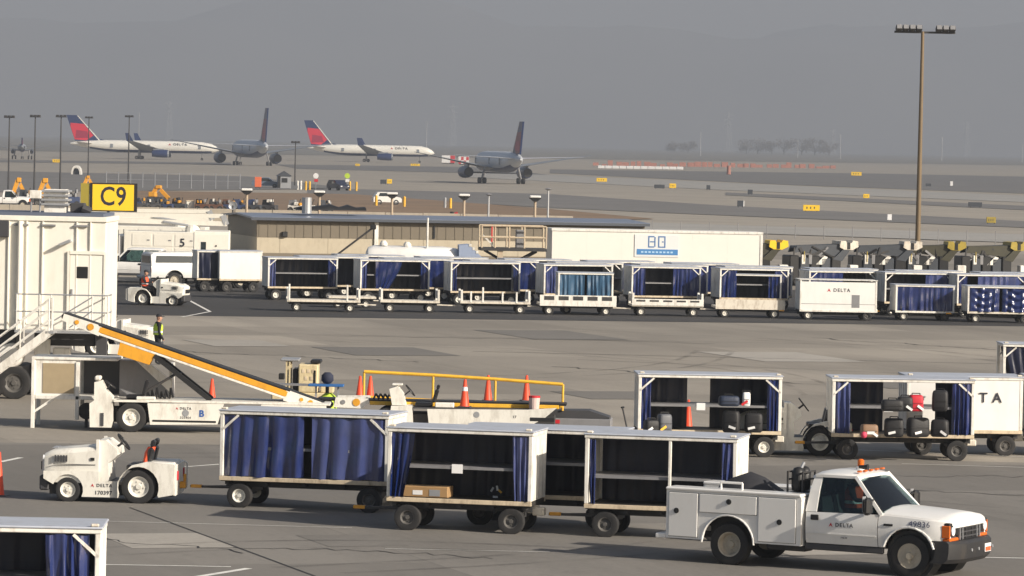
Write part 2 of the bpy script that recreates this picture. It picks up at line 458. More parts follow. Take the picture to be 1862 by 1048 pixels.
def tyre_mark(p, q, bend, w=.24, gap=1.5, n=30):
    a, b = G(*p), G(*q); d = b - a; nn = Vector((-d.y, d.x, 0)).normalized()
    for off in (-gap/2, gap/2):
        vs = []
        for i in range(n + 1):
            u = i / n; c = a + d * u + nn * (bend * math.sin(math.pi * u) + off)
            vs += [(*(c + nn * w / 2).xy, .029), (*(c - nn * w / 2).xy, .029)]
        struct('tyre_mark', MB().add(vs, [(2*i, 2*i+1, 2*i+3, 2*i+2) for i in range(n)]), SKID)
for a_ in (((120, 1010), (1150, 1010), 2.0), ((560, 1040), (1500, 920), -2.5), ((820, 880), (1800, 930), 1.5), ((300, 830), (1250, 860), 2.0), ((600, 620), (1500, 720), 6), ((350, 700), (1300, 640), -5), ((1000, 600), (1862, 660), 3)):
    tyre_mark(*a_)
FAR_TONE = ground_mat('haze_toned_ground', (.21, .195, .172), (.18, .17, .152), .3, None, 0, 41, .3)
struct('haze_toned_field', MB().add([(-6000, 1300, .12), (-190, 1850, .12), (370, 2900, .12), (6000, 6000, .12), (9000, 17500, .12), (-9000, 17500, .12)], [(0, 1, 2, 3, 4, 5)]), FAR_TONE)  # added sheet, its colour toned so the far field fades into haze
# hazy mountain range
ROCK = mat('mountain_rock', (.16, .15, .14), .95, var=.2, vscale=.002)
def ridge(y0, x0, x1, hs, depth, seed):
    rr = random.Random(seed); m = MB(); nx, ny = 90, 10
    ph = [rr.uniform(0, 6.28) for _ in range(8)]
    vs = []
    for j in range(ny + 1):
        for i in range(nx + 1):
            u, v = i / nx, j / ny
            x = x0 + (x1 - x0) * u
            k = u * (len(hs) - 1); a = int(min(k, len(hs) - 2)); h = hs[a] + (hs[a+1] - hs[a]) * (k - a)
            h += 30 * math.sin(u * 23 + ph[0]) + 18 * math.sin(u * 61 + ph[1]) + 9 * math.sin(u * 150 + ph[2])
            prof = math.sin(math.pi * min(1, v * 1.0)) ** .8
            z = -2 + h * prof * (1 + .10 * math.sin(u * 47 + v * 9 + ph[3]) + .06 * math.sin(u * 111 + v * 17 + ph[4]))
            vs.append((x, y0 + depth * v, z))
    fs = [(j*(nx+1)+i, j*(nx+1)+i+1, (j+1)*(nx+1)+i+1, (j+1)*(nx+1)+i) for j in range(ny) for i in range(nx)]
    m.add(vs, fs)
    struct('mountains', m, ROCK, smooth=True)
ridge(9500, -6000, 6000, [330, 300, 280, 260, 270, 300, 300, 330, 420, 560, 640, 620, 600], 3000, 5)
ridge(12800, -9000, 9000, [560, 640, 720, 760, 760, 720, 700, 690, 640, 600, 640, 700, 720], 4000, 9)

hz = MB().box(-17000, 17000, -110, 18500, -1.2, 980)
haze = hz.build('haze', ROCK); haze['kind'] = 'stuff'
hm = bpy.data.materials.new('haze_air'); hm.use_nodes = True
hn = hm.node_tree.nodes; hn.remove(hn['Principled BSDF'])
pv = hn.new('ShaderNodeVolumePrincipled')
pv.inputs['Color'].default_value = (.575, .635, .745, 1)
pv.inputs['Density'].default_value = 0.00020
pv.inputs['Anisotropy'].default_value = 0.0
hm.node_tree.links.new(pv.outputs[0], hn['Material Output'].inputs['Volume'])
haze.data.materials.clear(); haze.data.materials.append(hm)

# ------------------------------------------------------------------ wheels
_wm = {}
def wheel(parent, x, y, r, w, side=-1, rim=None, dish=0.0, name='wheel', rf=.56):
    """tyre with a rim; side -1: outer face towards -Y"""
    key = (round(r, 3), round(w, 3), dish, (rim or RIMD).name, rf)
    if key not in _wm:
        t = MB().lathe([(r*rf, -w*.42), (r*.80, -w*.5), (r*.95, -w*.45), (r, -w*.28), (r, w*.28), (r*.95, w*.45), (r*.80, w*.5), (r*rf, w*.42)], n=28, cap=False)
        q = MB().lathe([(r*.09, -w*(.36-dish)-.02), (r*.15, -w*(.36-dish)-.02), (r*.17, -w*(.30-dish)), (r*(rf-.12), -w*(.27-dish)), (r*(rf-.07), -w*(.33-dish*.6)), (r*(rf-.03), -w*.40), (r*(rf+.02), -w*.435), (r*(rf+.02), w*.40)], n=28)
        for i in range(6):
            a = i * math.pi / 3
            q.cyl((r*.3*math.cos(a), -w*(.30-dish)-.012, r*.3*math.sin(a)), (r*.3*math.cos(a), -w*.2+w*dish, r*.3*math.sin(a)), r*.045, n=6)
        _wm[key] = (t.mesh('tyre', RUBBER, 40), q.mesh('rim', rim or RIMD, 40))
    a, b = _wm[key]
    t = link(name, a, parent, (x, y, r), (0, random.uniform(0, 6.28), 0 if side < 0 else math.pi))
    link('rim', b, t)
    return t

# ------------------------------------------------------------------ baggage cart
def curtain_mesh(x0, x1, z0, z1, folds, amp, seed, taper=0.0, ties=0, sag=0.0):
    """hanging vinyl sheet; taper pulls the lower free edge towards x0; sag gives draped swags"""
    rr = random.Random(seed); nx, nz = max(24, folds * 8), 12
    ph = [rr.uniform(0, 6.28) for _ in range(5)]; am = [rr.uniform(.4, 1.2) for _ in range(folds + 2)]
    vs = []
    for j in range(nz + 1):
        v = j / nz
        for i in range(nx + 1):
            u = i / nx
            k = min(folds, max(0, folds * (u + .06 * math.sin(5 * u + ph[3]) * math.sin(math.pi * u) + .03 * math.sin(13 * u + ph[2]) * math.sin(math.pi * u)))); a = am[int(k)] * (1 - (k % 1)) + am[int(k) + 1] * (k % 1)
            w = amp * a * (math.sin(2 * math.pi * k + ph[0] + .5 * math.sin(v * 3 + ph[1])) + .35 * math.sin(4.3 * math.pi * k + ph[2] + v * 1.5))
            w *= .45 + .75 * v
            w += .25 * amp * math.sin(9 * v + 7 * u + ph[3])
            if sag: w += -sag * math.sin(math.pi * u) * abs(math.sin(3.2 * math.pi * (v - .25 * (1 - math.cos(2*math.pi*u)) * .5)))
            uu = u * (1 - taper * v ** 1.3) if taper >= 0 else 1 - (1 - u) * (1 + taper * v ** 1.3)
            vs.append((x0 + (x1 - x0) * uu, w, z1 + (z0 - z1) * v + .012 * math.sin(k * 4 + ph[4])))
    m = MB().add(vs, [(j*(nx+1)+i, (j+1)*(nx+1)+i, (j+1)*(nx+1)+i+1, j*(nx+1)+i+1) for j in range(nz) for i in range(nx)])
    return m
_cs = [0]
def cart(label, loc, rz, L=3.6, W=1.5, H=2.08, floor=.66, gusset=True, near=(), far='full', shelf=1.33, papers=(), rims=(0,), wr=.27, group=None,
         cur=None, ends=(1, 1), full=True, front=-1, tow=True, top=ROOF, postw=.085, side_panel=False, mid=None, name='baggage_cart', edge=None, roof_t=.10):
    """box cart, long axis X, side seen is -Y. near: curtains (x0, x1, folds, amp, taper[, material]) in fractions of L"""
    cur = cur or BLUE
    _r = random.Random(int(loc[0]*100) + int(loc[1]*100))
    t = thing(name, label, 'cart', loc, rz + R(_r.uniform(-1.2, 1.2)), group)
    t.rotation_euler[0] = R(_r.uniform(-.25, .25)); t.rotation_euler[1] = R(_r.uniform(-.25, .25)); shelf = shelf + _r.uniform(-.04, .04) if shelf else 0
    x0, x1, y0, y1 = -L/2, L/2, -W/2, W/2
    _cs[0] += 1; sd = _cs[0] * 13
    MB().box(x0+.02, x1-.02, y0+.02, y1-.02, floor-.09, floor, .01).build('floor', DECK, t)
    e = MB()
    e.box(x0, x1, y0-.012, y0+.03, floor-.075, floor+.015, .008)
    e.box(x0, x1, y1-.03, y1+.012, floor-.075, floor+.015, .008)
    e.build('floor_edge', edge or WOOD, t)
    for px in (x0, x1 - postw):
        for py in (y0, y1 - postw):
            MB().box(px, px + postw, py, py + postw, floor + .016, H - roof_t, .012).build('post', WHITE, t)
    if mid is not None:
        MB().box(mid*L - .03, mid*L + .03, y0 + .005, y0 + .06, floor + .016, H - roof_t, .008).build('post', WHITE, t)
    rf = MB().box(x0-.03, x1+.03, y0-.03, y1+.03, H - .035, H, .012).build('roof', top, t)
    fr = MB()
    fr.box(x0-.01, x1+.01, y0-.012, y0+.06, H - roof_t, H - .036, .01); fr.box(x0-.01, x1+.01, y1-.06, y1+.012, H - roof_t, H - .036, .01)
    fr.box(x0-.012, x0+.05, y0+.061, y1-.061, H - roof_t, H - .036); fr.box(x1-.05, x1+.012, y0+.061, y1-.061, H - roof_t, H - .036)
    fr.build('roof_frame', WHITE, rf)
    if full:
        for cx in (x0+.03, x1-.15):
            MB().box(cx, cx+.12, y0-.02, y0+.10, H+.002, H+.045, .015).build('corner_block', RUSTW, rf)
    if gusset:
        for sx in (-1, 1):
            for yy in (y0 + .03, y1 - .03):
                MB().beam((sx*(L/2-postw*.4), yy, H-.44), (sx*(L/2-.40), yy, H-.115), .045, .06, (0, 1, 0)).build('gusset', WHITE, t)
    for k, px in enumerate((x0, x1)):
        if ends[k]:
            p = MB().box(px + (.02 if k == 0 else -.045), px + (.045 if k == 0 else -.02), y0+postw, y1-postw, floor+.016, H-.105)
            for q in range(1, 4): p.box(px + (.008 if k == 0 else -.02), px + (.02 if k == 0 else -.008), y0+W*q/4-.03, y0+W*q/4+.03, floor+.05, H-.12)
            p.build('end_panel', WHITE, t)
    if shelf:
        sh = MB().box(x0+.09, x1-.09, y0+.10, y1-.10, shelf-.04, shelf, .008).build('shelf', GREY, t)
        MB().box(x0+.09, x1-.09, y0+.085, y0+.098, shelf-.05, shelf+.008).build('shelf_edge', GREY, sh)
        for u in papers:
            MB().box(u*L-.11, u*L+.11, y0+.070, y0+.080, shelf-.13, shelf+.05).build('paper_tag', PAPER, sh)
    for i, c in enumerate(near):
        a, b, fo, am, tp = c[:5]
        m = c[5] if len(c) > 5 else cur
        cm = curtain_mesh(a*L, b*L, floor + .02, H - .12, fo, am, sd + i, tp, sag=c[6] if len(c) > 6 else 0)
        o = cm.build('curtain', m, t, smooth=80); o.location = (0, y0 + .03, 0)
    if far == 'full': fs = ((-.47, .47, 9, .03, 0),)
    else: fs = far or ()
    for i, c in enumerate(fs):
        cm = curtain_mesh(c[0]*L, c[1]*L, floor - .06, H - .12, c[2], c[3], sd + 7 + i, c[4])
        o = cm.build('curtain', BLUE_DIM, t, smooth=80); o.location = (0, y1 - .09, 0)
    if side_panel:
        MB().box(x0+postw, x1-postw, y0+.01, y0+.04, floor+.016, H-.105).build('side_panel', WHITE_CLEAN, t)
    # running gear
    ch = MB()
    for yy in (-.35, .35): ch.box(x0+.05, x1-.05, yy-.04, yy+.04, floor-.22, floor-.09)
    for k in range(5): ch.box(x0+.1+k*(L-.3)/4, x0+.18+k*(L-.3)/4, y0+.1, y1-.1, floor-.16, floor-.09)
    ch.build('chassis', STEEL, t)
    ax = L/2 - .42
    for k, xx in enumerate((-ax, ax)):
        a = MB().cyl((xx, y0+.15, wr), (xx, y1-.15, wr), .04, n=8)
        a.box(xx-.2, xx+.2, -.42, .42, wr+.06, max(floor-.22, wr+.1))
        a.build('axle', STEEL, t)
        for s_ in (-1, 1):
            wheel(t, xx, s_*(W/2-.13), wr, .19, s_, RIM if (k in rims) else RIMD, dish=.12, rf=.5)
    if tow:
        f = front
        d = MB().beam((f*(L/2-.3), -.2, .40), (f*(L/2+.55), 0, .38), .05); d.beam((f*(L/2-.3), .2, .40), (f*(L/2+.55), 0, .38), .05)
        d.beam((f*(L/2+.5), 0, .38), (f*(L/2+.85), 0, .38), .07, .05)
        d.build('drawbar', STEEL, t)
        MB().box(f*(L/2+.72)-.12, f*(L/2+.72)+.12, -.045, .045, .35, .42, .01).build('tow_eye', LOADY, t)
        h = MB().box(-f*(L/2+.02)-.12, -f*(L/2+.02)+.12, -.12, .12, .36, .52, .02); h.box(-f*(L/2-.1)-.1, -f*(L/2-.1)+.1, -.06, .06, .4, floor-.1)
        h.build('hitch', RUSTW, t)
    return t

# ------------------------------------------------------------------ people
def person(label, loc, rz, pose='stand', top=None, vest=None, h=1.75, hair=CLOTHD, cap=True, group=None):
    """standing or seated figure facing +X"""
    t = thing('person', label, 'person', loc, rz, group, h / 1.75)
    J = {}
    if pose == 'stand':
        J = dict(pel=(0,0,.95), sp=(.0,0,1.15), ch=(.01,0,1.36), nk=(.0,0,1.50), hd=(.03,0,1.60),
                 hl=(0,.10,.90), kl=(.03,.11,.50), al=(-.02,.12,.09), tl=(.14,.13,.03),
                 hr=(0,-.10,.90), kr=(.05,-.11,.50), ar=(.06,-.12,.09), tr=(.22,-.13,.03),
                 sl=(0,.19,1.42), el=(-.03,.25,1.14), wl=(.09,.24,.90), fl=(.13,.23,.82),
                 sr=(0,-.19,1.42), er=(-.02,-.25,1.14), wr=(.12,-.22,.92), fr=(.16,-.21,.84))
    else:
        J = dict(pel=(0,0,.10), sp=(-.04,0,.30), ch=(-.03,0,.52), nk=(-.01,0,.66), hd=(.02,0,.76),
                 hl=(.05,.10,.10), kl=(.45,.13,.14), al=(.52,.13,-.28), tl=(.68,.14,-.32),
                 hr=(.05,-.10,.10), kr=(.45,-.13,.14), ar=(.52,-.13,-.28), tr=(.68,-.14,-.32),
                 sl=(-.02,.19,.58), el=(.10,.25,.34), wl=(.34,.20,.36), fl=(.43,.17,.38),
                 sr=(-.02,-.19,.58), er=(.10,-.25,.34), wr=(.34,-.20,.36), fr=(.43,-.17,.38))
    rad = dict(pel=.15, sp=.14, ch=.155, nk=.06, hd=.075, hl=.095, kl=.065, al=.045, tl=.035, hr=.095, kr=.065, ar=.045, tr=.035,
               sl=.075, el=.05, wl=.036, fl=.03, sr=.075, er=.05, wr=.036, fr=.03)
    names = list(J); E = [('pel','sp'),('sp','ch'),('ch','nk'),('nk','hd'),('pel','hl'),('hl','kl'),('kl','al'),('al','tl'),('pel','hr'),('hr','kr'),('kr','ar'),('ar','tr'),
         ('ch','sl'),('sl','el'),('el','wl'),('wl','fl'),('ch','sr'),('sr','er'),('er','wr'),('wr','fr')]
    me = bpy.data.meshes.new('body')
    me.from_pydata([J[k] for k in names], [(names.index(a), names.index(b)) for a, b in E], [])
    o = bpy.data.objects.new('body', me); col.objects.link(o)
    md = o.modifiers.new('skin', 'SKIN'); md.use_smooth_shade = True
    for i, k in enumerate(names):
        sv = me.skin_vertices[0].data[i]; sv.radius = (rad[k], rad[k]); sv.use_root = (k == 'pel')
    sb = o.modifiers.new('sub', 'SUBSURF'); sb.levels = 1; sb.render_levels = 1
    dg = bpy.context.evaluated_depsgraph_get()
    bm_ = bpy.data.meshes.new_from_object(o.evaluated_get(dg))
    bpy.data.objects.remove(o)
    bm_.materials.clear(); bm_.materials.append(top or CLOTHD); bm_.materials.append(SKIN)
    hz_ = J['nk'][2]
    fl, fr_ = Vector(J['fl']), Vector(J['fr'])
    for p in bm_.polygons:
        c = p.center
        if c.z > hz_ or (c - fl).length < .06 or (c - fr_).length < .06: p.material_index = 1
    link('body', bm_, t)
    hx, hy, hzz = J['hd']
    hd = MB()
    prof = [(.02, -.13), (.065, -.11), (.085, -.05), (.095, .02), (.092, .07), (.07, .11), (.03, .13)]
    hd.lathe(prof, (hx+.01, hy, hzz + .03), 'z', 14)
    hd.cyl((hx+.095, hy, hzz+.03), (hx+.125, hy, hzz+.0), .012, .018, n=6)
    for s_ in (-1, 1): hd.box(hx-.01, hx+.03, hy+s_*.095-.01, hy+s_*.095+.01, hzz, hzz+.06, .008)
    hp = hd.build('head', SKIN, t, smooth=60)
    f = MB()
    for s_ in (-1, 1): f.box(hx+.093, hx+.105, hy+s_*.035-.012, hy+s_*.035+.012, hzz+.035, hzz+.045)
    f.box(hx+.088, hx+.103, hy-.022, hy+.022, hzz-.04, hzz-.032)
    f.build('eyes_and_mouth', CLOTHD, hp)
    hc = MB().lathe([(.103, .04), (.106, .07), (.085, .115), (.04, .142)], (hx+.0, hy, hzz+.03), 'z', 14)
    if cap: hc.box(hx+.05, hx+.19, hy-.07, hy+.07, hzz+.07, hzz+.085, .006)
    else: hc.box(hx-.105, hx-.02, hy-.09, hy+.09, hzz-.04, hzz+.08, .03)
    hc.build('cap' if cap else 'hair', hair, hp, smooth=60)
    if vest:
        c0, c1 = Vector(J['sp']), Vector(J['ch'])
        secs = []
        for k, (u, rx, ry) in enumerate(((-.5, .175, .20), (0, .17, .195), (.5, .185, .21), (1.0, .175, .215), (1.38, .11, .17))):
            c = c0 + (c1 - c0) * u
            secs.append([(c.x + rx*.92*math.cos(a*math.pi/8), c.y + ry*math.sin(a*math.pi/8), c.z) for a in range(16)])
        v = MB().loft(secs, cap=False).build('safety_vest', vest, t, smooth=60)
        s2 = [[(x_*1.01 + (secs[1][0][0]-secs[1][8][0])*0, y_*1.02, z_+dz) for (x_, y_, z_) in [(c0.x + (p[0]-c0.x)*1.03, p[1]*1.03, p[2]) for p in secs[1]]] for dz in (-.03, .03)]
        MB().loft(s2, cap=False).build('reflective_band', PAPER, v, smooth=60)
    return t

# ------------------------------------------------------------------ traffic cone
def cone(label, loc, h=.9, band=False, group='orange traffic cones'):
    t = thing('traffic_cone', label, 'traffic cone', loc, random.uniform(-.3, .3), group)
    b = .36 * h / .9 + .04
    MB().box(-b/2, b/2, -b/2, b/2, 0, .04, .01).build('base', DGREY, t)
    MB().lathe([(.135, .041), (.125, .06), (.035, h), (.02, h + .01)], (0,0,0), 'z', 18).build('cone_body', ORANGE, t, smooth=50)
    if band:
        z0, z1 = h*.60, h*.74
        r = lambda z: .125 + (.035-.125) * (z-.06) / (h-.06) + .003
        MB().lathe([(r(z0), z0), (r(z1), z1)], (0,0,0), 'z', 18).build('reflective_band', PAPER, t, smooth=50)
    return t

# ------------------------------------------------------------------ baggage tug (forward = +X, origin at the rear on the ground)
def tug(label, loc, rz, number=None, group=None, side=-1, driver=None, vest=False, white=None, mark=True, s=1.0):
    W_ = white or RUSTW2
    t = thing('baggage_tug', label, 'tug', loc, rz, group, s)
    hw = .62
    def body(poly, y0, y1, m, nm, b=None):
        return MB().prism(poly, y0, y1).build(nm, m, t)
    # hood: lofted nose
    secs = []
    for (x, w, zl, zt, r_) in ((2.86, .40, .62, .90, .05), (2.80, .50, .50, 1.02, .08), (2.62, .56, .42, 1.11, .10), (2.2, .58, .42, 1.145, .10), (1.68, .60, .42, 1.20, .09)):
        secs.append([(x, -w, zl), (x, -w, zt - r_), (x, -w + r_*.4, zt - r_*.35), (x, -w + r_, zt), (x, w - r_, zt), (x, w - r_*.4, zt - r_*.35), (x, w, zt - r_), (x, w, zl)])
    hood = MB().loft(secs).build('hood', W_, t, smooth=30)
    MB().box(2.865, 2.90, -.30, .30, .66, .84).build('grille', BLACK, hood)
    sm = MB()
    for sy in (-1, 1): sm.box(1.70, 2.60, sy*.606-.004, sy*.606+.004, .80, .815)
    sm.build('hood_seam', DGREY, hood)
    for sy in (-1, 1):
        for i in range(5): MB().box(2.30 + .06*i, 2.33 + .06*i, sy*.60-.012, sy*.60+.012, .86, 1.0).build('vent_slot', DGREY, hood)
        MB().box(1.72, 1.80, sy*.612-.01, sy*.612+.01, .90, .96).build('hood_latch', BLACK, hood)
    MB().box(2.55, 2.68, -.25, .25, 1.118, 1.135, .01).build('hood_badge', GALV, hood)
    MB().box(2.70, 2.90, -.52, .52, .24, .56, .03).build('front_bumper', DGREY, t)
    for sy in (-1, 1):
        l_ = MB().cyl((2.78, sy*.44, .93), (2.835, sy*.44, .93), .06, n=12).build('headlight', LENS, t)
    # side sill plates between and round the wheels
    def arch(cx, r, z, a0, a1, n=9):
        return [(cx + r*math.cos(R(a0 + (a1-a0)*i/n)), z + r*math.sin(R(a0 + (a1-a0)*i/n))) for i in range(n+1)]
    for sy in (-1, 1):
        poly = [(2.78, .56), (2.78, .70)] + [(1.60, .66), (1.30, .46), (1.16, .46)] + [(1.10, .60), (.98, .76), (.86, .84)] + [(.02, .88), (.0, .30), (.22, .13), (.36, .13)] + arch(.77, .43, .36, 205, -25, 12)[0:0]
        # front plate with the front wheel cut out
        fp = [(2.80, .50)] + [(2.80, .66), (1.62, .68), (1.62, .13), (1.90, .13)] + arch(2.28, .33, .27, 205, 20, 10)
        MB().prism(fp, sy*hw - .02*sy, sy*hw).build('front_fender', W_, t)
        sp = [(1.90, .131), (1.22, .131), (1.22, .47), (1.90, .47)]
        MB().prism([(1.619, .13), (1.21, .13), (1.21, .47), (1.619, .47)], sy*hw - .02*sy, sy*hw).build('side_plate', W_, t)
        rp = [(1.209, .47), (1.209, .13), (1.20, .13)] + arch(.77, .44, .36, -20, 200, 14) + [(.34, .16), (.02, .22), (.0, .86), (.62, .90), (.92, .82), (1.08, .66)]
        MB().prism(rp, sy*(hw+.10) - .14*sy, sy*(hw+.10)).build('rear_fender', W_, t)
    MB().box(.02, .64, -hw+.02, hw-.02, .80, .895, .02).build('rear_deck', W_, t)
    MB().box(-.03, .02, -hw-.08, hw+.08, .20, .86, .01).build('rear_panel', W_, t)
    MB().box(.65, 1.62, -hw+.03, hw-.03, .40, .455).build('footwell_floor', DGREY, t)
    MB().box(.08, 2.7, -.40, .40, .16, .40).build('chassis', STEEL, t)
    # dash box with steering wheel
    MB().prism([(1.66, .46), (1.66, 1.32), (1.50, 1.33), (1.26, 1.15), (1.24, 1.02), (1.44, .84), (1.42, .46)], -.52, .52).build('dashboard', W_, t)
    for sy in (-1, 1):
        MB().prism([(1.69, .66), (1.69, 1.345), (1.63, 1.345), (1.63, .66)], sy*.525, sy*.60).build('dash_post', W_, t)
    sw = MB(Matrix.Translation((1.17, .12, 1.28)) @ Matrix.Rotation(R(-52), 4, 'Y'))
    ring = [(.20*math.cos(i*math.pi/8), .20*math.sin(i*math.pi/8), 0) for i in range(17)]
    sw.tube(ring, .018, 6); sw.cyl((-.2, 0, 0), (.2, 0, 0), .014, n=5); sw.cyl((0, 0, 0), (0, 0, -.22), .025, n=6)
    sw.build('steering_wheel', BLACK, t)
    for sy in (-.28, .28):
        st = MB().box(.66, 1.06, sy-.22, sy+.22, .70, .82, .03).build('seat', SEAT, t)
        b = MB(Matrix.Translation((.62, sy, .80)) @ Matrix.Rotation(R(-12), 4, 'Y'))
        b.box(-.06, .06, -.20, .20, .0, .40, .04); b.box(-.045, .045, -.13, .13, .41, .56, .03)
        b.build('backrest', SEAT, st)
    for (wx, r, w) in ((2.28, .27, .20), (.77, .37, .26)):
        for sy in (-1, 1): wheel(t, wx, sy*(hw - .02 - w/2 + (.07 if r > .3 else 0)), r, w, sy, RIM, dish=.05, rf=.58)
    for sy in (-1, 1):
        MB().box(-.055, -.03, sy*.50-.06, sy*.50+.06, .52, .72, .01).build('tail_light', RED, t)
    h = MB().box(-.16, -.03, -.12, .12, .32, .46, .015); h.box(-.16, -.10, -.05, .05, .46, .62, .01)
    h.build('hitch', LOADY, t)
    MB().tube([(-.05, -.68, .25), (-.09, -.68, .30), (-.09, -.68, .80), (-.02, -.68, .84)], .018).build('corner_guard', WHITE, t)
    if number:
        rt = FRONT if side < 0 else (math.pi/2, 0, math.pi)
        yy = side * (hw + .004)
        delta(t, (1.50, yy, .375), .095, rt, mark)
        text(number, .115, INK, t, (1.52, yy, .22), rt, space=1.1, bold=.002)
    if vest:
        v = MB()
        secs = []
        for (dx, z, w, d) in ((.06, .74, .24, .07), (.04, .92, .21, .085), (-.0, 1.08, .17, .10), (-.05, 1.20, .09, .085)):
            secs.append([(.60 + dx + d*math.cos(a*math.pi/5), .28*side*-1*0 + side*.28 + w*math.sin(a*math.pi/5), z) for a in range(10)])
        o = v.loft(secs).build('safety_vest', VEST_O, None, smooth=50)
        o.matrix_world = Matrix.Translation(loc) @ Matrix.Rotation(rz, 4, 'Z') @ Matrix.Scale(s, 4)
        tag(o, 'orange safety vest hung over the seat back of the white tug', 'vest')
    return t
RUSTW2 = mat('scuffed_tug_white', (.76, .74, .68), .5, var=.07, dirt=(.24, .2, .15), damt=.6, dscale=1.3)

# ------------------------------------------------------------------ foreground carts
def mid_ground(p, q): return (G(*p) + G(*q)) / 2
YA = R(-12)
def at_near(px, py, rz, W=1.5):
    """centre of a cart whose near wheels touch the ground at the pixel"""
    p = G(px, py); return p + Vector((-math.sin(rz), math.cos(rz), 0)) * (W/2 - .13)
cart('white baggage cart with both blue curtains drawn, coupled behind the white tug', at_near(554, 929, YA), YA, L=3.66,
     near=((-.475, -.005, 5, .07, 0), (.045, .475, 4, .05, 0)), rims=(0,))
cart('open white baggage cart holding a cardboard carton', at_near(834, 969, YA), YA, L=2.95, gusset=False,
     near=((-.475, -.31, 3, .05, .45), (.36, .475, 3, .04, -.2)), papers=(-.02,), rims=())
C2 = at_near(834, 969, YA)
cart('white baggage cart half hidden between the carton cart and the next open cart', C2 + Matrix.Rotation(YA, 3, 'Z') @ Vector((1.25, 1.85, 0)), YA, L=3.3, H=2.02, near=((.40, .475, 2, .03, 0),), rims=())
cart('open white baggage cart with a centre post just beyond the service truck', at_near(1200, 982, YA), YA, L=3.05, gusset=False,
     near=((-.478, -.43, 3, .035, -.4), (.40, .478, 2, .04, .2)), mid=.06, rims=(), shelf=1.26)
YB = R(-4)
cart('white baggage cart in front, cropped by the picture corner, one curtain gathered at its post', at_near(-48, 1212, R(3)), R(3), L=3.66,
     near=((.28, .455, 4, .06, -.1),), far=((-.47, .47, 8, .03, 0),), rims=())
YC = R(2)
cart('white baggage cart with a white tag and a few bags beside the shaded tug', at_near(1288, 831, YC), YC, L=3.62,
     near=((-.475, -.41, 2, .04, 0), (.40, .475, 3, .04, 0)), far=((-.47, -.13, 4, .03, 0), (.03, .47, 5, .03, 0)), papers=(-.06,), rims=(1,))
cart('white baggage cart loaded with dark bags and a red bag', at_near(1640, 838, YC), YC, L=3.6,
     near=((-.475, -.37, 3, .045, 0), (.34, .475, 4, .05, 0)), far=((-.47, -.1, 4, .03, 0), (.27, .47, 3, .03, 0)), papers=(-.10,), rims=())
# panelled cart standing behind
pc = cart('white panelled baggage cart with large dark lettering behind the loaded cart', at_near(1750, 829, YC), YC, L=3.0, near=(), far=(), shelf=0,
     gusset=False, side_panel=True, rims=(), H=2.06)
text('DELTA', .36, INK, pc, (.16, -.762, 1.50), FRONT, space=1.7, bold=.004)
cart('blue-curtained baggage cart cut off by the picture edge beyond the loaded cart', at_near(1985, 832, R(1)), R(1), L=3.4, near=((-.47, .47, 7, .05, 0),), rims=())
cart('dark-curtained baggage cart farther back, cut off at the picture edge', at_near(1920, 752, R(1)), R(1), L=3.3, near=((-.47, -.2, 3, .05, -.35, BLUE_DIM),), ends=(0, 0), far=((-.47, -.1, 4, .04, -.3),), shelf=0, rims=())

# tugs
def tug_at(px, py, rz, u, **k):
    """u: local x of the wheel that stands on the pixel"""
    p = G(px, py); y = .58 * k.pop('near', 1)
    return p - Matrix.Rotation(rz, 3, 'Z') @ Vector((u, y, 0))
rz = math.pi + R(-3)
tug('white baggage tug with a vest on its seat, towing the blue-curtained cart', tug_at(252, 917, rz, .77), rz, '170397', side=1, vest=True)
rz = math.pi
tug('shaded baggage tug coupled in front of the cart with the red bag', tug_at(1490, 830, rz, .77), rz, side=1)
rz = R(-14)
TUGB = tug_at(262, 556, rz, .77, near=-1)
tug('white baggage tug with a driver aboard, near the parked white pickups', TUGB, rz, s=.92)
person('person in dark clothes and orange vest driving the far tug', TUGB + Matrix.Rotation(rz, 3, 'Z') @ Vector((.70, -.24, .70)), rz, 'sit', CLOTHD, VEST_O)
rz = R(-8)
tug('white baggage tug mostly hidden behind the raised conveyor', tug_at(176, 650, rz, .77, near=-1), rz)

# cones
for (lb, px, py, h, b) in (('orange cone standing under the raised conveyor', 385, 734, .72, False),
        ('darker orange cone at the yellow railing corner post', 654, 728, .72, False), ('bright orange cone beside the railing corner post', 673, 728, .72, False),
        ('orange cone behind the middle of the yellow railing', 887, 730, .78, False),
        ('orange cone behind the far end of the yellow railing', 957, 730, .78, False), ('orange cone cut off by the picture edge left of the white tug', -3, 903, .95, False),
        ('orange cone seen through the open cart beside the shaded tug', 1251, 784, .85, False)):
    cone(lb, G(px, py), h, b)

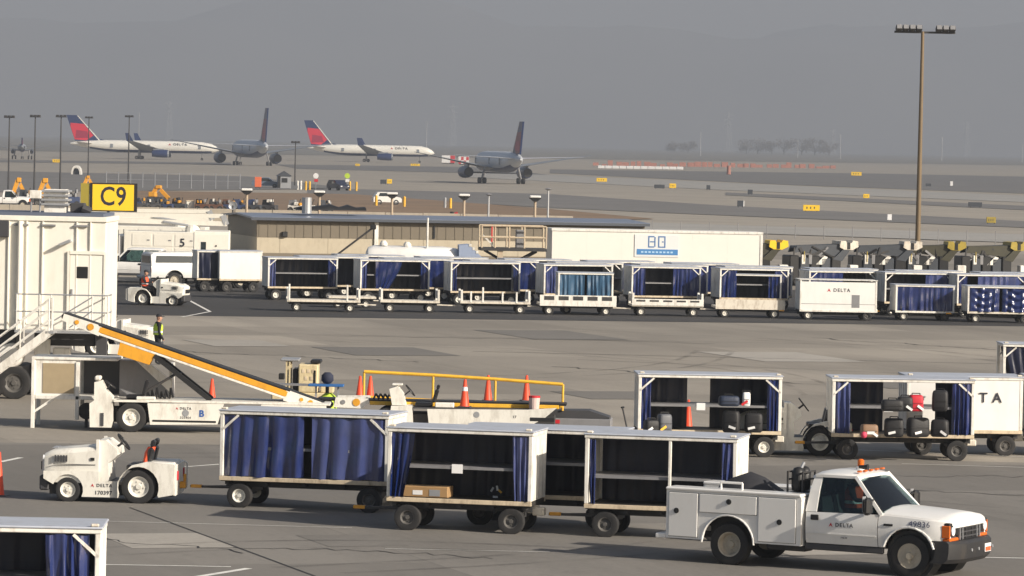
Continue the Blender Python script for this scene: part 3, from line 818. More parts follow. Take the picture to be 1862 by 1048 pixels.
# goods in the carts -------------------------------------------------
def in_cart(px, py, z, W_=.5): return G(px, py, z)
def soft_bag(name, label, cat, c, dims, m, rz=0, tagm=None, handle=True, group=None, wheels=False, r=.35, ts=1):
    t = thing(name, label, cat, c, rz, group)
    lx, ly, lz = dims; secs = []
    for k, (u, sc_) in enumerate(((0, .80), (.06, .94), (.2, 1.0), (.55, 1.0), (.85, .97), (.96, .88), (1.0, .72))):
        pts = []
        for a in range(16):
            an = a * math.pi / 8 + math.pi / 16
            cx, sx = math.cos(an), math.sin(an)
            e = r
            pts.append((lx/2*sc_*math.copysign(abs(cx)**e, cx), ly/2*sc_*math.copysign(abs(sx)**e, sx), lz*u))
        secs.append(pts)
    MB().loft(secs).build('shell', m, t, smooth=50)
    z = MB().box(-lx*.42, lx*.42, -ly/2-.012, -ly/2+.01, lz*.48, lz*.50); z.box(-lx*.3, lx*.3, -ly/2-.014, -ly/2+.01, lz*.2, lz*.215)
    z.build('zipper', BLACK, t)
    if handle: MB().tube([(-.10, 0, lz*.98), (-.10, 0, lz+.04), (.10, 0, lz+.04), (.10, 0, lz*.98)], .013).build('handle', BLACK, t)
    if tagm:
        k = MB(Matrix.Translation((ts*lx*.25, -ly/2-.02, lz*.24)) @ Matrix.Rotation(R(35*ts), 4, 'Y')); k.box(-.09, .09, -.003, .003, -.03, .03)
        k.build('baggage_tag', tagm, t)
    return t
# carton
fz = .67
p = in_cart(778, 905, fz)
t = thing('carton', 'tape-sealed brown cardboard carton lying in the open cart', 'carton', p + Vector((.0, .25, 0)), YA)
MB().box(-.46, .46, -.25, .25, 0, .22, .015).build('box', CARD, t)
MB().box(-.46, .46, -.04, .04, .2201, .224).build('tape', WOOD, t)
MB().box(-.26, -.06, -.256, -.2505, .05, .14).build('shipping_label', PAPER, t)
MB().box(.08, .30, -.256, -.2505, .03, .16).build('shipping_label', GALV, t)
t = thing('tag_bundle', 'small bundle of white and yellow tags on the floor of the carton cart', 'tags', in_cart(904, 908, fz) + Vector((0, .3, 0)), YA)
for i, (dx, dz, mm) in enumerate(((-.04, .02, PAPER), (.05, .14, YEL), (.0, .2, PAPER), (-.1, .17, GALV))):
    k = MB(Matrix.Translation((dx, -.01*i, dz)) @ Matrix.Rotation(R(40*i), 4, 'Y')); k.box(-.05, .05, -.003, .003, -.02, .02); k.build('paper_tag', mm, t)
MB().cyl((0, .02, 0), (0, .02, .22), .008, n=5).build('wire', BLACK, t)
DBAG = mat('black_luggage', (.014, .014, .016), .6, var=.3, bump=.2)
NBAG = mat('navy_luggage', (.02, .03, .06), .6, var=.3, bump=.2)
GBAG = mat('grey_luggage', (.10, .105, .12), .55, var=.2)
RBAG = mat('red_luggage', (.50, .012, .03), .6, var=.1)
BBAG = mat('brown_luggage', (.25, .15, .09), .6, var=.3)
def bags(cx_px, floor_px_y, z, row, yo=.55, gy=0.0, rzc=YC):
    for (px, kind, label, dims, m, tm, rz_) in row:
        p = G(px, floor_px_y, z); _r = random.Random(px * 7 + floor_px_y); rz_ += _r.uniform(-.35, .35); dims = (dims[0]*_r.uniform(.85, 1.12), dims[1]*_r.uniform(.85, 1.1), dims[2]*_r.uniform(.82, 1.08))
        soft_bag(kind, label, {'suitcase': 'suitcase', 'duffel_bag': 'bag'}[kind], p + Vector((0, yo, 0)), dims, m, rz_, tm, r=_r.uniform(.28, .5), ts=_r.choice((-1, -.4, .5, 1)))
s1, s2 = .665, 1.335
bags(0, 789, s1, ((1185, 'duffel_bag', 'small black bag with white tags in the lower corner of the tagged cart', (.42, .3, .3), DBAG, PAPER, 0),
     (1209, 'suitcase', 'upright grey suitcase on the lower deck of the tagged cart', (.36, .28, .55), GBAG, YEL, .1),
     (1331, 'suitcase', 'upright black suitcase on the lower deck right of the gap', (.40, .28, .55), DBAG, PAPER, 0),
     (1372, 'suitcase', 'black suitcase with a tag at the far end of the lower deck', (.42, .3, .5), DBAG, PAPER, -.1)))
bags(0, 741, s2, ((1327, 'duffel_bag', 'navy duffel bag on the shelf of the tagged cart', (.55, .32, .24), NBAG, None, .05),
     (1359, 'suitcase', 'small pale bag with red patch on the shelf of the tagged cart', (.20, .2, .34), PAPER, RED, 0)))
bags(0, 797, s1, ((1583, 'duffel_bag', 'brown patterned bag on the lower deck of the loaded cart', (.46, .35, .32), BBAG, PAPER, 0),
     (1628, 'suitcase', 'black suitcase next to the brown bag on the lower deck', (.50, .35, .5), DBAG, PAPER, 0),
     (1672, 'suitcase', 'black suitcase in the middle of the lower deck under the red bag', (.52, .35, .54), DBAG, PAPER, .1),
     (1712, 'suitcase', 'black suitcase at the curtained end of the lower deck', (.46, .35, .5), DBAG, PAPER, -.1)), .5)
bags(0, 750, s2, ((1625, 'duffel_bag', 'low black duffel bag on the shelf left of the red bag', (.50, .35, .28), DBAG, None, 0),
     (1648, 'duffel_bag', 'black bag with white tags leaning on the red bag', (.42, .32, .34), DBAG, PAPER, 0),
     (1668, 'suitcase', 'bright red bag on the shelf of the loaded cart', (.34, .34, .42), RBAG, PAPER, .15),
     (1712, 'suitcase', 'tall black suitcase on the shelf right of the red bag', (.42, .36, .48), DBAG, None, 0)), .45)
t = thing('ball', 'small pink ball-like bundle on the lower deck of the loaded cart', 'bundle', G(1572, 798, s1) + Vector((0, .2, 0)))
MB().lathe([(.02, 0), (.06, .02), (.08, .08), (.06, .14), (.02, .16)], (0,0,0), 'z', 12).build('bundle', mat('pink_cloth', (.7, .06, .12), .7), t, smooth=60)
MB().box(.08, .26, -.02, .0, .10, .17).build('paper_tag', PAPER, t)
# loose tow bar handle leaning behind the carts
t = thing('tow_handle', 'thin dark tow handle leaning upright behind the open carts', 'tow bar', G(1146, 806), 0)
MB().cyl((0, 0, .0), (-.22, 0, .92), .022, n=8).build('bar', STEEL, t)
MB().cyl((-.25, -.07, .93), (-.19, .07, .93), .025, n=8).build('grip', BLACK, t)

# ------------------------------------------------------------------ light trucks
def skin(xs, zb, zt, yf, side, th=.05, rows=6):
    """curved body side panel with thickness; zb, zt, yf are functions"""
    m = MB(); n = len(xs); V = []
    for o in (0, th):
        for x in xs:
            a, b = zb(x), zt(x)
            for j in range(rows + 1):
                z = a + (b - a) * j / rows
                V.append((x, side * (yf(x, z) - o), z))
    c = rows + 1; F = []; N = n * c
    for i in range(n - 1):
        for j in range(rows):
            q = (i*c+j, i*c+j+1, (i+1)*c+j+1, (i+1)*c+j)
            F.append(q); F.append(tuple(N + k for k in q[::-1]))
        for j in (0, rows): F.append((i*c+j, (i+1)*c+j, N+(i+1)*c+j, N+i*c+j))
    for i in (0, n - 1):
        for j in range(rows): F.append((i*c+j, i*c+j+1, N+i*c+j+1, N+i*c+j))
    return m.add(V, F)
def lin(a, b, n): return [a + (b - a) * i / n for i in range(n + 1)]
def truck(label, loc, rz, wb=3.6, rear='service', crew=False, group=None, number=None, mark=True, beacon=True, name='service_truck', cat='truck', driver=True, s=1.0, rear_len=None, W_=None):
    W_ = W_ or WHITE_CLEAN
    t = thing(name, label, cat, loc, rz, group, s)
    F = wb                                    # front axle
    cb = F - 2.08 - (1.0 if crew else 0)      # back of the cab
    dA = F - .62                              # door front edge
    xg = F + .76                              # grille plane
    wr = .40
    belt = lambda x: 1.13 + .015 * (x - F)
    yf0 = lambda x, z: 1.0 - .05 * ((z - .85) / .30) ** 2 - (max(0, x - F - .3) ** 2) * .5
    hoodz = lambda x: 1.165 - .075 * max(0, (x - dA) / 1.4) ** 1.6
    arch = lambda cx, r, lo: (lambda x: max(lo, wr + .02 + math.sqrt(max(0, r*r - (x-cx)**2))) if abs(x - cx) < r else lo)
    za = arch(F, .50, .53)
    xs = sorted(set([dA + .008] + [F + .50 * math.cos(i * math.pi / 16) for i in range(17)] + lin(F + .50, xg, 4)))
    for sd in (-1, 1):
        fe = skin([x for x in xs if x > dA], za, lambda x: hoodz(x) - .05, yf0, sd).build('fender', W_, t, smooth=40)
        lip = MB().tube([(F + .51*math.cos(i*math.pi/12), sd*(yf0(F, .8) + .004), wr + .02 + .51*math.sin(i*math.pi/12)) for i in range(1, 12)], .022, 6)
        lip.build('wheel_arch_lip', W_, fe, smooth=60)
        doors = [(cb + .03, dA - .008)] if not crew else [(cb + .03, cb + 1.02), (cb + 1.035, dA - .008)]
        for (a, b) in doors:
            d = skin(lin(a, b, 4), lambda x: .53, belt, yf0, sd).build('door', W_, t, smooth=40)
            MB().box(a+.10, a+.26, sd*1.004-.012, sd*1.004+.012, .96, 1.06, .012).build('door_handle', BLACK, d)
            MB().box(a+.02, b-.02, sd*1.0-.006, sd*1.0+.006, .715, .725).build('door_crease', W_, d)
        MB().box(cb, dA + .1, sd*.90-.04, sd*.90+.04, .40, .525, .02).build('rocker', DGREY, t)
    # hood
    secs = []
    for x in lin(dA - .02, xg - .06, 8) + [xg - .01, xg + .03, xg + .045]:
        w = yf0(x, hoodz(x)) - .005 - max(0, x - xg + .03) * .5; dz_ = {0: 0, 1: .012, 2: .04, 3: .085}[0 if x < xg - .02 else (1 if x < xg else (2 if x < xg + .04 else 3))]; z = hoodz(x) - dz_; e = 1 if x < xg - .02 else .4
        secs.append([(x, -w, z - .06), (x, -w + .02, z - .02), (x, -w*.85, z + .015), (x, -w*.55, z + .03*e + .02), (x, -w*.4, z + .05*e + .02), (x, 0, z + .06*e + .02), (x, w*.4, z + .05*e + .02), (x, w*.55, z + .03*e + .02), (x, w*.85, z + .015), (x, w - .02, z - .02), (x, w, z - .06)])
    hd = MB().loft(secs, cap=True).build('hood', W_, t, smooth=40)
    # front end
    fz0, fz1 = .70, hoodz(xg) - .06
    MB().box(F + .45, xg - .02, -.86, .86, .45, fz1, .02).build('front_core', DGREY, t)
    gr = MB().box(xg - .02, xg + .02, -.52, .52, fz0, fz1 + .02, .01).build('grille', BLACK, t)
    k = MB()
    for j in range(3): k.box(xg + .02, xg + .035, -.46, .46, fz0 + .05 + j*.085, fz0 + .075 + j*.085)
    for j in range(4): k.box(xg + .02, xg + .034, -.47 + j*.31, -.45 + j*.31, fz0 + .03, fz1)
    k.build('grille_bar', DGREY, gr)
    for y in (-.50, -.36, .36, .50): MB().beam((xg + .04, y, fz0 + .02), (xg + .03, y, fz1), .025).build('chrome_trim', GALV, gr)
    for sd in (-1, 1):
        hl = MB().box(xg - .12, xg + .018, sd*.725-.20, sd*.725+.20, fz0 + .09, fz1 + .01, .02).build('headlight', BLACK, t)
        MB().cyl((xg + .0, sd*.80, fz0 + .19), (xg + .035, sd*.80, fz0 + .19), .085, n=14).build('lamp_lens', LENS, hl)
        MB().box(xg - .14, xg + .03, sd*.725-.215, sd*.725+.215, fz0 - .005, fz0 + .062, .02).build('turn_signal', AMBER, t)
        MB().box(xg - .14, xg + .022, sd*.94-.015, sd*.94+.022, fz0 + .065, fz1 - .04, .01).build('side_marker', AMBER, hl)
    bp = [(xg - .25, -1.0), (xg + .02, -.99), (xg + .16, -.80), (xg + .22, -.5), (xg + .22, .5), (xg + .16, .80), (xg + .02, .99), (xg - .25, 1.0)]
    bm_ = MB()
    bm_.loft([[(x - dx, y, z) for x, y in bp] for (z, dx) in ((.30, .10), (.38, .02), (.50, 0), (.66, .0), (.71, .05))])
    bo = bm_.build('front_bumper', BUMP, t, smooth=30)
    MB().box(xg + .222, xg + .235, .30, .60, .45, .60).build('licence_plate', PAPER, bo)
    MB().box(xg + .236, xg + .240, .32, .58, .46, .54).build('plate_print', VEST_O, bo)
    for y in (-.35, 0, .7): MB().cyl((xg + .20, y, .53), (xg + .235, y, .53), .03, n=10).build('tow_hook', GALV, bo)
    # cab greenhouse
    rz_, at_, bt = 1.82, F - 1.16, cb + .12
    zb_ = 1.13
    roof = MB()
    secs = []
    for x, zz, w in ((cb + .05, rz_ - .05, .74), (cb + .12, rz_ - .015, .76), (cb + .3, rz_ + .01, .77), (at_ - .3, rz_ + .015, .77), (at_ - .05, rz_ - .005, .76), (at_ + .06, rz_ - .045, .74)):
        secs.append([(x, -w, zz - .06), (x, -w + .04, zz - .012), (x, -w*.6, zz + .02), (x, 0, zz + .03), (x, w*.6, zz + .02), (x, w - .04, zz - .012), (x, w, zz - .06), (x, 0, zz - .05)])
    ro = roof.loft(secs).build('roof', W_, t, smooth=40)
    for sd in (-1, 1):
        P = lambda x, y, z: (x, sd*y, z)
        m = MB()
        m.beam(P(dA + .06, .935, zb_ - .02), P(at_ + .0, .745, rz_ - .05), .085, .06, (1, 0, 0))
        m.beam(P(at_ + .02, .745, rz_ - .055), P(bt, .755, rz_ - .055), .06, .05)
        m.build('windscreen_pillar', W_, t)
        V = []
        for z, y, a, b in ((zb_ - .02, .945, cb, cb + .22), (1.5, .85, cb + .05, cb + .235), (rz_ - .05, .752, cb + .10, cb + .26)):
            V.append([P(a, y, z), P(b, y, z), P(b, y - .06, z), P(a, y - .06, z)])
        MB().loft(V).build('rear_pillar', W_, t)
        if crew:
            mx = cb + 1.02
            MB().beam(P(mx, .935, zb_ - .02), P(mx, .75, rz_ - .05), .10, .06, (1, 0, 0)).build('door_pillar', W_, t)
        g0 = [(cb + .215, dA + .01)] if not crew else [(cb + .215, cb + .97), (cb + 1.07, dA + .01)]
        for i, (a, b) in enumerate(g0):
            top = at_ - .06 if b > dA else b
            q = [P(a, .925, zb_ - .02), P(b, .925, zb_ - .02), P(top, .755, rz_ - .07), P(max(a, cb + .25), .755, rz_ - .07)]
            q2 = [(x_, y_ - sd*.012, z_) for x_, y_, z_ in q]
            MB().loft([q, q2]).build('side_window', WGLASS, t)
        # mirror
        mm = MB().box(dA - .20, dA - .06, sd*1.17-.11, sd*1.17+.11, 1.12, 1.44, .05)
        mm.beam((dA - .13, sd*.98, 1.18), (dA - .13, sd*1.12, 1.24), .05); mm.beam((dA - .13, sd*.92, 1.38), (dA - .13, sd*1.12, 1.40), .035)
        mo = mm.build('mirror', BLACK, t)
        MB().box(dA - .206, dA - .2005, sd*1.17-.08, sd*1.17+.08, 1.18, 1.46).build('mirror_glass', GALV, mo)
    V = []
    for u in lin(0, 1, 4):
        x = dA + .09 + (at_ + .03 - dA - .09) * u; z = zb_ + .02 + (rz_ - .07 - zb_ - .02) * u; w = .89 + (.715 - .89) * u
        V.append([(x + .05*(1 - (k/4 - 1)**2), -w + w*k/4, z) for k in range(9)] + [(x + .05*(1 - (k/4 - 1)**2) - .012, -w + w*k/4, z - .01) for k in range(8, -1, -1)])
    MB().loft(V).build('windscreen', WGLASS, t, smooth=40)
    MB().box(cb + .0, cb + .05, -.93, .93, .55, 1.20, .02).build('cab_back_panel', W_, t)
    MB().loft([[(cb + .02, -.88, 1.2), (cb + .02, .88, 1.2), (cb + .03, .88, 1.2), (cb + .03, -.88, 1.2)], [(cb + .09, -.72, rz_ - .08), (cb + .09, .72, rz_ - .08), (cb + .10, .72, rz_ - .08), (cb + .10, -.72, rz_ - .08)]]).build('rear_window', WGLASS, t)
    MB().box(dA - .45, dA + .08, -.88, .88, .9, 1.14, .03).build('dashboard', BLACK, t)
    wi = MB().box(dA + .0, dA + .16, -.8, .8, 1.145, 1.165); wi.build('cowl', BLACK, t)
    MB().box(cb + .06, dA, -.9, .9, .5, .58).build('cab_floor', BLACK, t)
    for i, bx in enumerate([cb + .15] + ([cb + 1.15] if crew else [])):
        for sy in (-.42, .42):
            se = MB().box(bx + .05, bx + .60, sy-.28, sy+.28, .75, .92, .04).build('seat', DGREY, t)
            b = MB(Matrix.Translation((bx + .08, sy, .90)) @ Matrix.Rotation(R(-14), 4, 'Y')); b.box(-.07, .07, -.27, .27, 0, .50, .04); b.box(-.05, .05, -.14, .14, .51, .70, .03)
            b.build('backrest', DGREY, se)
    sw = MB(Matrix.Translation((dA - .52, .42, 1.12)) @ Matrix.Rotation(R(-60), 4, 'Y'))
    sw.tube([(.18*math.cos(i*math.pi/8), .18*math.sin(i*math.pi/8), 0) for i in range(17)], .015, 5)
    sw.build('steering_wheel', BLACK, t)
    # chassis
    c = MB()
    for sy in (-.42, .42): c.box(-1.1, F + .5, sy-.05, sy+.05, .46, .60)
    c.cyl((0, -.75, wr), (0, .75, wr), .07, n=8); c.cyl((F, -.75, wr), (F, .75, wr), .05, n=8); c.lathe([(.05, -.15), (.16, -.1), (.16, .1), (.05, .15)], (0, 0, wr), 'y', 10)
    c.box(.7, 1.5, -.85, -.45, .34, .56, .03)
    c.build('chassis', STEEL, t)
    for sd in (-1, 1):
        wheel(t, F, sd*.84, wr, .24, sd, RIMT, dish=-.12 if rear == 'service' else .05, name='wheel')
        wheel(t, 0, sd*.86, wr, .24, sd, RIMT, dish=.30 if rear == 'service' else .05, name='wheel')
        wl_ = MB().lathe([(.47, -.2), (.48, .2)], (F, sd*.68, wr), 'y', 16); wl_.build('wheel_well', BLACK, t)
    if beacon:
        b = MB().lathe([(.085, 0), (.085, .05), (.06, .06)], (at_ - .25, .05, rz_ + .035), 'z', 14).build('beacon_base', WHITE_CLEAN, t)
        MB().lathe([(.06, .061), (.062, .17), (.04, .195), (.01, .20)], (at_ - .25, .05, rz_ + .035), 'z', 14).build('beacon', AMBER, t, smooth=40)
        for y in (-.55, -.28, 0, .28, .55): MB().box(at_ - .06, at_ + .02, y-.05, y+.05, rz_ + .025, rz_ + .06, .015).build('marker_lamp', AMBER, t)
        MB().lathe([(.03, -.12), (.045, 0), (.06, .06)], (at_ - .08, -.15, rz_ + .10), 'x', 10).build('horn', BLACK, t)
    # ---------------------------------------------------------------- rear bodies
    if rear == 'service':
        a, b = -1.27, cb - .045
        zt = 1.42; w = 1.04
        zr = arch(0, .52, .46)
        xs = sorted(set(lin(a, -.52, 3) + [.52 * math.cos(i * math.pi / 16) for i in range(17)] + lin(.52, b, 3)))
        for sd in (-1, 1):
            ps = skin(xs, zr, lambda x: zt - .06, lambda x, z: w, sd, .05, 2).build('body_side', W_, t)
            MB().tube([(.53*math.cos(i*math.pi/14), sd*(w + .004), wr + .02 + .53*math.sin(i*math.pi/14)) for i in range(0, 15)], .02, 6).build('wheel_arch_lip', W_, ps)
            for (x0, x1, z0, z1, hx, hz_) in ((a + .06, -.62, .50, zt - .10, -1.05, .98), (-.58, .58, .98, zt - .10, .02, 1.20), (.62, b - .10, .50, zt - .10, 1.05, .88)):
                gap = MB().box(x0 - .007, x1 + .007, sd*(w+.001)-.002, sd*(w+.001)+.002, z0 - .007, z1 + .007).build('door_gap', DGREY, ps)
                do = MB().box(x0, x1, sd*(w+.012)-.010, sd*(w+.012)+.010, z0, z1, .008).build('compartment_door', W_, t)
                h = MB().cyl((hx, sd*(w+.020), hz_), (hx, sd*(w+.034), hz_), .052, n=14); h.box(hx-.02, hx+.02, sd*(w+.04)-.008, sd*(w+.04)+.008, hz_-.035, hz_+.035)
                h.build('paddle_latch', BLACK, do)
            MB().box(a - .01, b, sd*(w-.20)-.23, sd*(w-.20)+.23, zt - .06, zt, .02).build('body_top', W_, t)
            MB().box(a + .04, b - .04, sd*(w-.42)-.02, sd*(w-.42)+.02, .6, zt - .065).build('inner_side', W_, t)
            for xx in (a + .001, b - .05): MB().box(xx, xx + .05, sd*(w-.22)-.20, sd*(w-.22)+.17, .46, zt - .065).build('body_end', W_, t)
        MB().box(a + .05, b - .05, -w + .44, w - .44, .60, .70).build('bed_floor', GREY, t)
        MB().box(b - .04, b, -w + .44, w - .44, .60, zt - .2).build('bed_front', W_, t)
        MB().box(a, a + .04, -w + .44, w - .44, .62, 1.15).build('tailgate', W_, t)
        MB().box(a - .22, a - .005, -w, w, .44, .54, .02).build('step_bumper', W_, t)
        MB().box(-.45, .45, -.80, .80, .42, .98).build('wheel_well', BLACK, t)
        r_ = MB().tube([(-.25, -.82, zt), (-.25, -.82, zt + .12), (.18, -.82, zt + .12), (.18, -.82, zt)], .022, 8); r_.build('grab_rail', W_, t)
    else:
        a, b = -1.25, cb - .03
        zt = 1.14 if rear == 'bed' else 1.13
        zr = arch(0, .50, .53)
        xs = sorted(set(lin(a, -.50, 3) + [.50 * math.cos(i * math.pi / 16) for i in range(17)] + lin(.50, max(b, .52), 3)))
        for sd in (-1, 1):
            ps = skin(xs, zr, lambda x: zt, lambda x, z: 1.0 - .05 * ((z - .85) / .30) ** 2, sd).build('bed_side', W_, t, smooth=40)
            MB().box(a - .012, a + .04, sd*.93-.045, sd*.93+.045, .78, 1.06, .01).build('tail_light', RED, t)
        MB().box(a, a + .05, -.88, .88, .56, zt - .01, .015).build('tailgate', W_, t)
        MB().box(a - .20, a - .01, -.95, .95, .46, .60, .03).build('rear_bumper', GALV, t)
        MB().box(a + .05, b, -.9, .9, .60, .68).build('bed_floor', GREY, t)
        MB().box(-.45, .45, -.80, .80, .42, .98).build('wheel_well', BLACK, t)
        if rear == 'cap':
            V = []
            for x, z1, w1 in ((a + .02, 1.72, .80), (a + .14, 1.80, .82), (b - .1, 1.84, .80), (b - .02, 1.80, .78)):
                V.append([(x, -.95, zt + .004), (x, -w1, z1 - .05), (x, -w1 + .08, z1), (x, w1 - .08, z1), (x, w1, z1 - .05), (x, .95, zt + .004)])
            V[0] = [(x_ - .0, y_, z_) for x_, y_, z_ in V[0]]
            cp = MB().loft(V).build('canopy', W_, t, smooth=30)
            for sd in (-1, 1):
                q = [(a + .25, sd*.925, 1.30), (b - .18, sd*.925, 1.30), (b - .22, sd*.845, 1.64), (a + .30, sd*.845, 1.64)]
                MB().loft([q, [(x_, y_ + sd*.02, z_ + .004) for x_, y_, z_ in q]]).build('canopy_window', GLASS, cp)
            MB().box(a + .0, a + .018, -.7, .7, 1.25, 1.62).build('rear_glass', GLASS, cp)
    if mark:
        delta(t, (cb + .80, -1.004, .89), .10)
        text('1998-00', .04, INK, t, (cb + .80, -1.005, .66), FRONT)
    if number:
        text(number, .15, INKN, t, (F + .20, -1.0, .99), (R(90 - 10), 0, R(-1)), sx=1.05, space=1.1)
        MB().box(dA + .12, dA + .30, -1.012, -.99, .93, .97, .006).build('badge', BLACK, t)
    return t
BUMP = mat('bumper_black', (.022, .022, .024), .5, var=.2, dirt=(.07, .06, .05), damt=.5)
INKN = mat('navy_ink', (.05, .06, .12), .6)
RIMT = mat('truck_wheel_steel', (.46, .41, .33), .5, metal=.1, dirt=(.10, .08, .06), damt=.6, dscale=4)
rzT = R(-27)
TP = G(1325, 1029) + Matrix.Rotation(rzT, 3, 'Z') @ Vector((0, .86 + .1, 0))
TR = truck('white service truck with orange roof beacon and toolbox bed driving past the carts', TP, rzT, number='49836')
MT = Matrix.Translation(TP) @ Matrix.Rotation(rzT, 4, 'Z')
person('person in orange vest driving the white service truck', MT @ Vector((1.95, .42, .92)), rzT, 'sit', CLOTHD, VEST_O, cap=False)
# load in the truck bed
t = thing('tarp_bundle', 'dark grey tarp bundle in the bed of the service truck', 'bundle', MT @ Vector((-.05, -.15, .70)), rzT)
V = []
for x, r_ in ((-.62, .30), (-.5, .75), (-.2, .93), (.1, 1.0), (.4, .92), (.7, .72), (.95, .42)):
    V.append([(x, -.5*min(1, r_*1.6) * math.cos(a*math.pi/8), r_ * math.sin(a*math.pi/8) * (1 + .05*math.sin(a*3 + x*9))) for a in range(9)])
MB().loft(V).build('tarp', mat('dark_tarp', (.03, .03, .034), .7, var=.3, bump=.4, bscale=6), t, smooth=50)
MB().box(.55, .9, .1, .35, .3, .5, .03).build('strap_box', GREY, t)
t = thing('upright_tank', 'black upright tank rack standing behind the cab of the service truck', 'tank', MT @ Vector((1.16, -.35, .70)), rzT)
MB().box(-.15, .15, -.26, .30, 0, .72, .02).build('tank_base', BLACK, t)
for yy in (-.13, .15): MB().lathe([(.03, 0), (.11, .02), (.125, .1), (.125, .36), (.08, .44), (.03, .46)], (0, yy, .72), 'z', 14).build('tank', BLACK, t, smooth=40)
f = MB()
for yy in (-.27, .31): f.beam((-.15, yy, .72), (-.15, yy, 1.10), .03); f.beam((.15, yy, .72), (.15, yy, 1.10), .03)
for xx in (-.15, .15): f.beam((xx, -.27, 1.09), (xx, .31, 1.09), .03); f.beam((xx, -.27, .95), (xx, .31, .95), .03)
f.build('rack', STEEL, t)
MB().cyl((.0, -.05, 1.10), (.05, .02, 1.26), .03, n=8).build('valve', GALV, t)

# ------------------------------------------------------------------ belt loaders at the gate
def rect_frame(m, x0, x1, y, z0, z1, w): 
    m.beam((x0, y, z0), (x1, y, z0), w); m.beam((x0, y, z1), (x1, y, z1), w); m.beam((x0, y, z0), (x0, y, z1), w); m.beam((x1, y, z0), (x1, y, z1), w)
O = G(238, 787)
t = thing('belt_loader', 'white belt loader with raised orange-striped conveyor at the jet bridge', 'belt loader', O, R(1))
BL = t
W_ = RUSTW2
for sy, sd in ((.13, -1), (1.57, 1)):
    wheel(t, 0, sy, .40, .26, sd, RIM, dish=.1, rf=.55); wheel(t, 3.9, sy, .40, .26, sd, RIM, dish=.1, rf=.55)
MB().box(-1.0, 5.1, .35, 1.35, .25, .62, .02).build('chassis', STEEL, t)
MB().prism([(.42, .78), (2.42, .80), (2.26, .26), (.50, .22)], -.02, .06).build('side_skirt', W_, t)
MB().box(.56, 2.22, -.028, -.021, .30, .35).build('black_stripe', BLACK, t)
MB().prism([(3.2, .26), (3.4, .80), (5.1, .80), (5.1, .40), (4.5, .30)], -.02, .06).build('side_skirt', W_, t)
MB().box(-.48, 5.2, 0.0, 1.7, .805, .86, .01).build('deck', W_, t)
MB().prism([(-.48, .80), (-.40, .86), (.38, .86), (.46, .80)], -.03, .30).build('mudguard', W_, t)
MB().prism([(-1.08, .12), (-1.10, .74), (-.98, .82), (-.98, 1.30), (-.80, 1.34), (-.66, 1.08), (-.50, .92), (-.47, .30), (-.52, .12)], .02, .62).build('operator_cowl', W_, t)
MB().box(-.98, -.82, .05, .55, 1.345, 1.46, .03).build('instrument_pod', W_, t)
MB().box(-.80, -.72, -.002, .019, .16, .50).build('step_recess', DGREY, t)
sw = MB(Matrix.Translation((-.58, .32, 1.24)) @ Matrix.Rotation(R(35), 4, 'Y')); sw.tube([(.17*math.cos(i*math.pi/8), .17*math.sin(i*math.pi/8), 0) for i in range(17)], .016, 5); sw.cyl((0, 0, 0), (0, 0, -.3), .02, n=6)
sw.build('steering_wheel', BLACK, t)
se = MB().box(-.15, .30, .10, .55, .87, .98, .03).build('seat', SEAT, t)
b = MB(Matrix.Translation((.30, .33, .98)) @ Matrix.Rotation(R(14), 4, 'Y')); b.box(-.05, .05, -.2, .2, 0, .40, .03); b.build('backrest', SEAT, se)
MB().box(.12, .62, -.01, .2, .861, .95, .02).build('tool_box', W_, t)
e = MB()
for i in range(6): e.tube([(.35 + .12*i, .65 + .1*(i % 2), .87), (.38 + .12*i, .7, 1.05 + .05*(i % 3)), (.45 + .12*i, .62, .9)], .03, 6)
e.build('hydraulic_hose', BLACK, t)
# conveyor
lo, hi = Vector((4.95, 0, .74)), Vector((-1.83, 0, 2.93))
d = (hi - lo); Lc = d.length; an = math.atan2(d.z, -d.x)
CM = Matrix.Translation((lo.x, .45, lo.z)) @ Matrix.Rotation(math.pi, 4, 'Z') @ Matrix.Rotation(-an, 4, 'Y')   # +x climbs; y runs 0..-.9 (away)
def cv(): return MB(CM)
belt = cv(); belt.box(0, Lc, -.82, -.08, .10, .15, .02); belt.cyl((0, -.82, .05), (0, -.08, .05), .10, n=14); belt.cyl((Lc, -.82, .05), (Lc, -.08, .05), .10, n=14)
cvb = belt.build('conveyor_belt', BLACK, t)
for yy in (-.04, -.86):
    a, b_ = cv().box(.95, Lc - .95, yy-.034, yy+.034, -.05, .105, .01).build('orange_rail', LOADY, t), None
    cv().box(.9, Lc - .9, yy-.035, yy+.035, .108, .155, .01).build('belt_guard', BLACK, t)
    cv().box(.9, Lc - .5, yy-.028, yy+.028, -.115, -.055, .01).build('lower_rail', WHITE, t)
    cv().prism([(-.05, -.10), (1.0, -.16), (1.0, .14), (-.05, .12)], yy-.032, yy+.032).build('end_plate', W_, t)
    cv().prism([(Lc-1.0, -.14), (Lc+.05, -.06), (Lc+.05, .12), (Lc-1.0, .14)], yy-.032, yy+.032).build('end_plate', W_, t)
for (x_, r_) in ((Lc - .72, .09), (Lc - .34, .06), (.30, .07), (.55, .05)):
    cv().cyl((x_, .0, .02), (x_, .012, .02), r_, n=12).build('roller_cap', LOADY, t)
cv().prism([(Lc - 2.55, -.10), (Lc - 2.50, -.42), (Lc - 1.62, -.44), (Lc - 1.58, -.10)], -.75, -.02).build('drive_housing', LOADY, t)
s_ = MB()
for yy in (.5, 1.3): s_.beam((.55, yy, 2.0), (2.05, yy, .85), .12); 
s_.beam((1.2, .5, 1.5), (1.2, 1.3, 1.5), .08)
s_.build('lift_strut', BLACK, t)
s_ = MB().cyl((.25, .55, 1.0), (1.15, .55, 1.55), .035, n=8); s_.build('hydraulic_ram', STEEL, t)
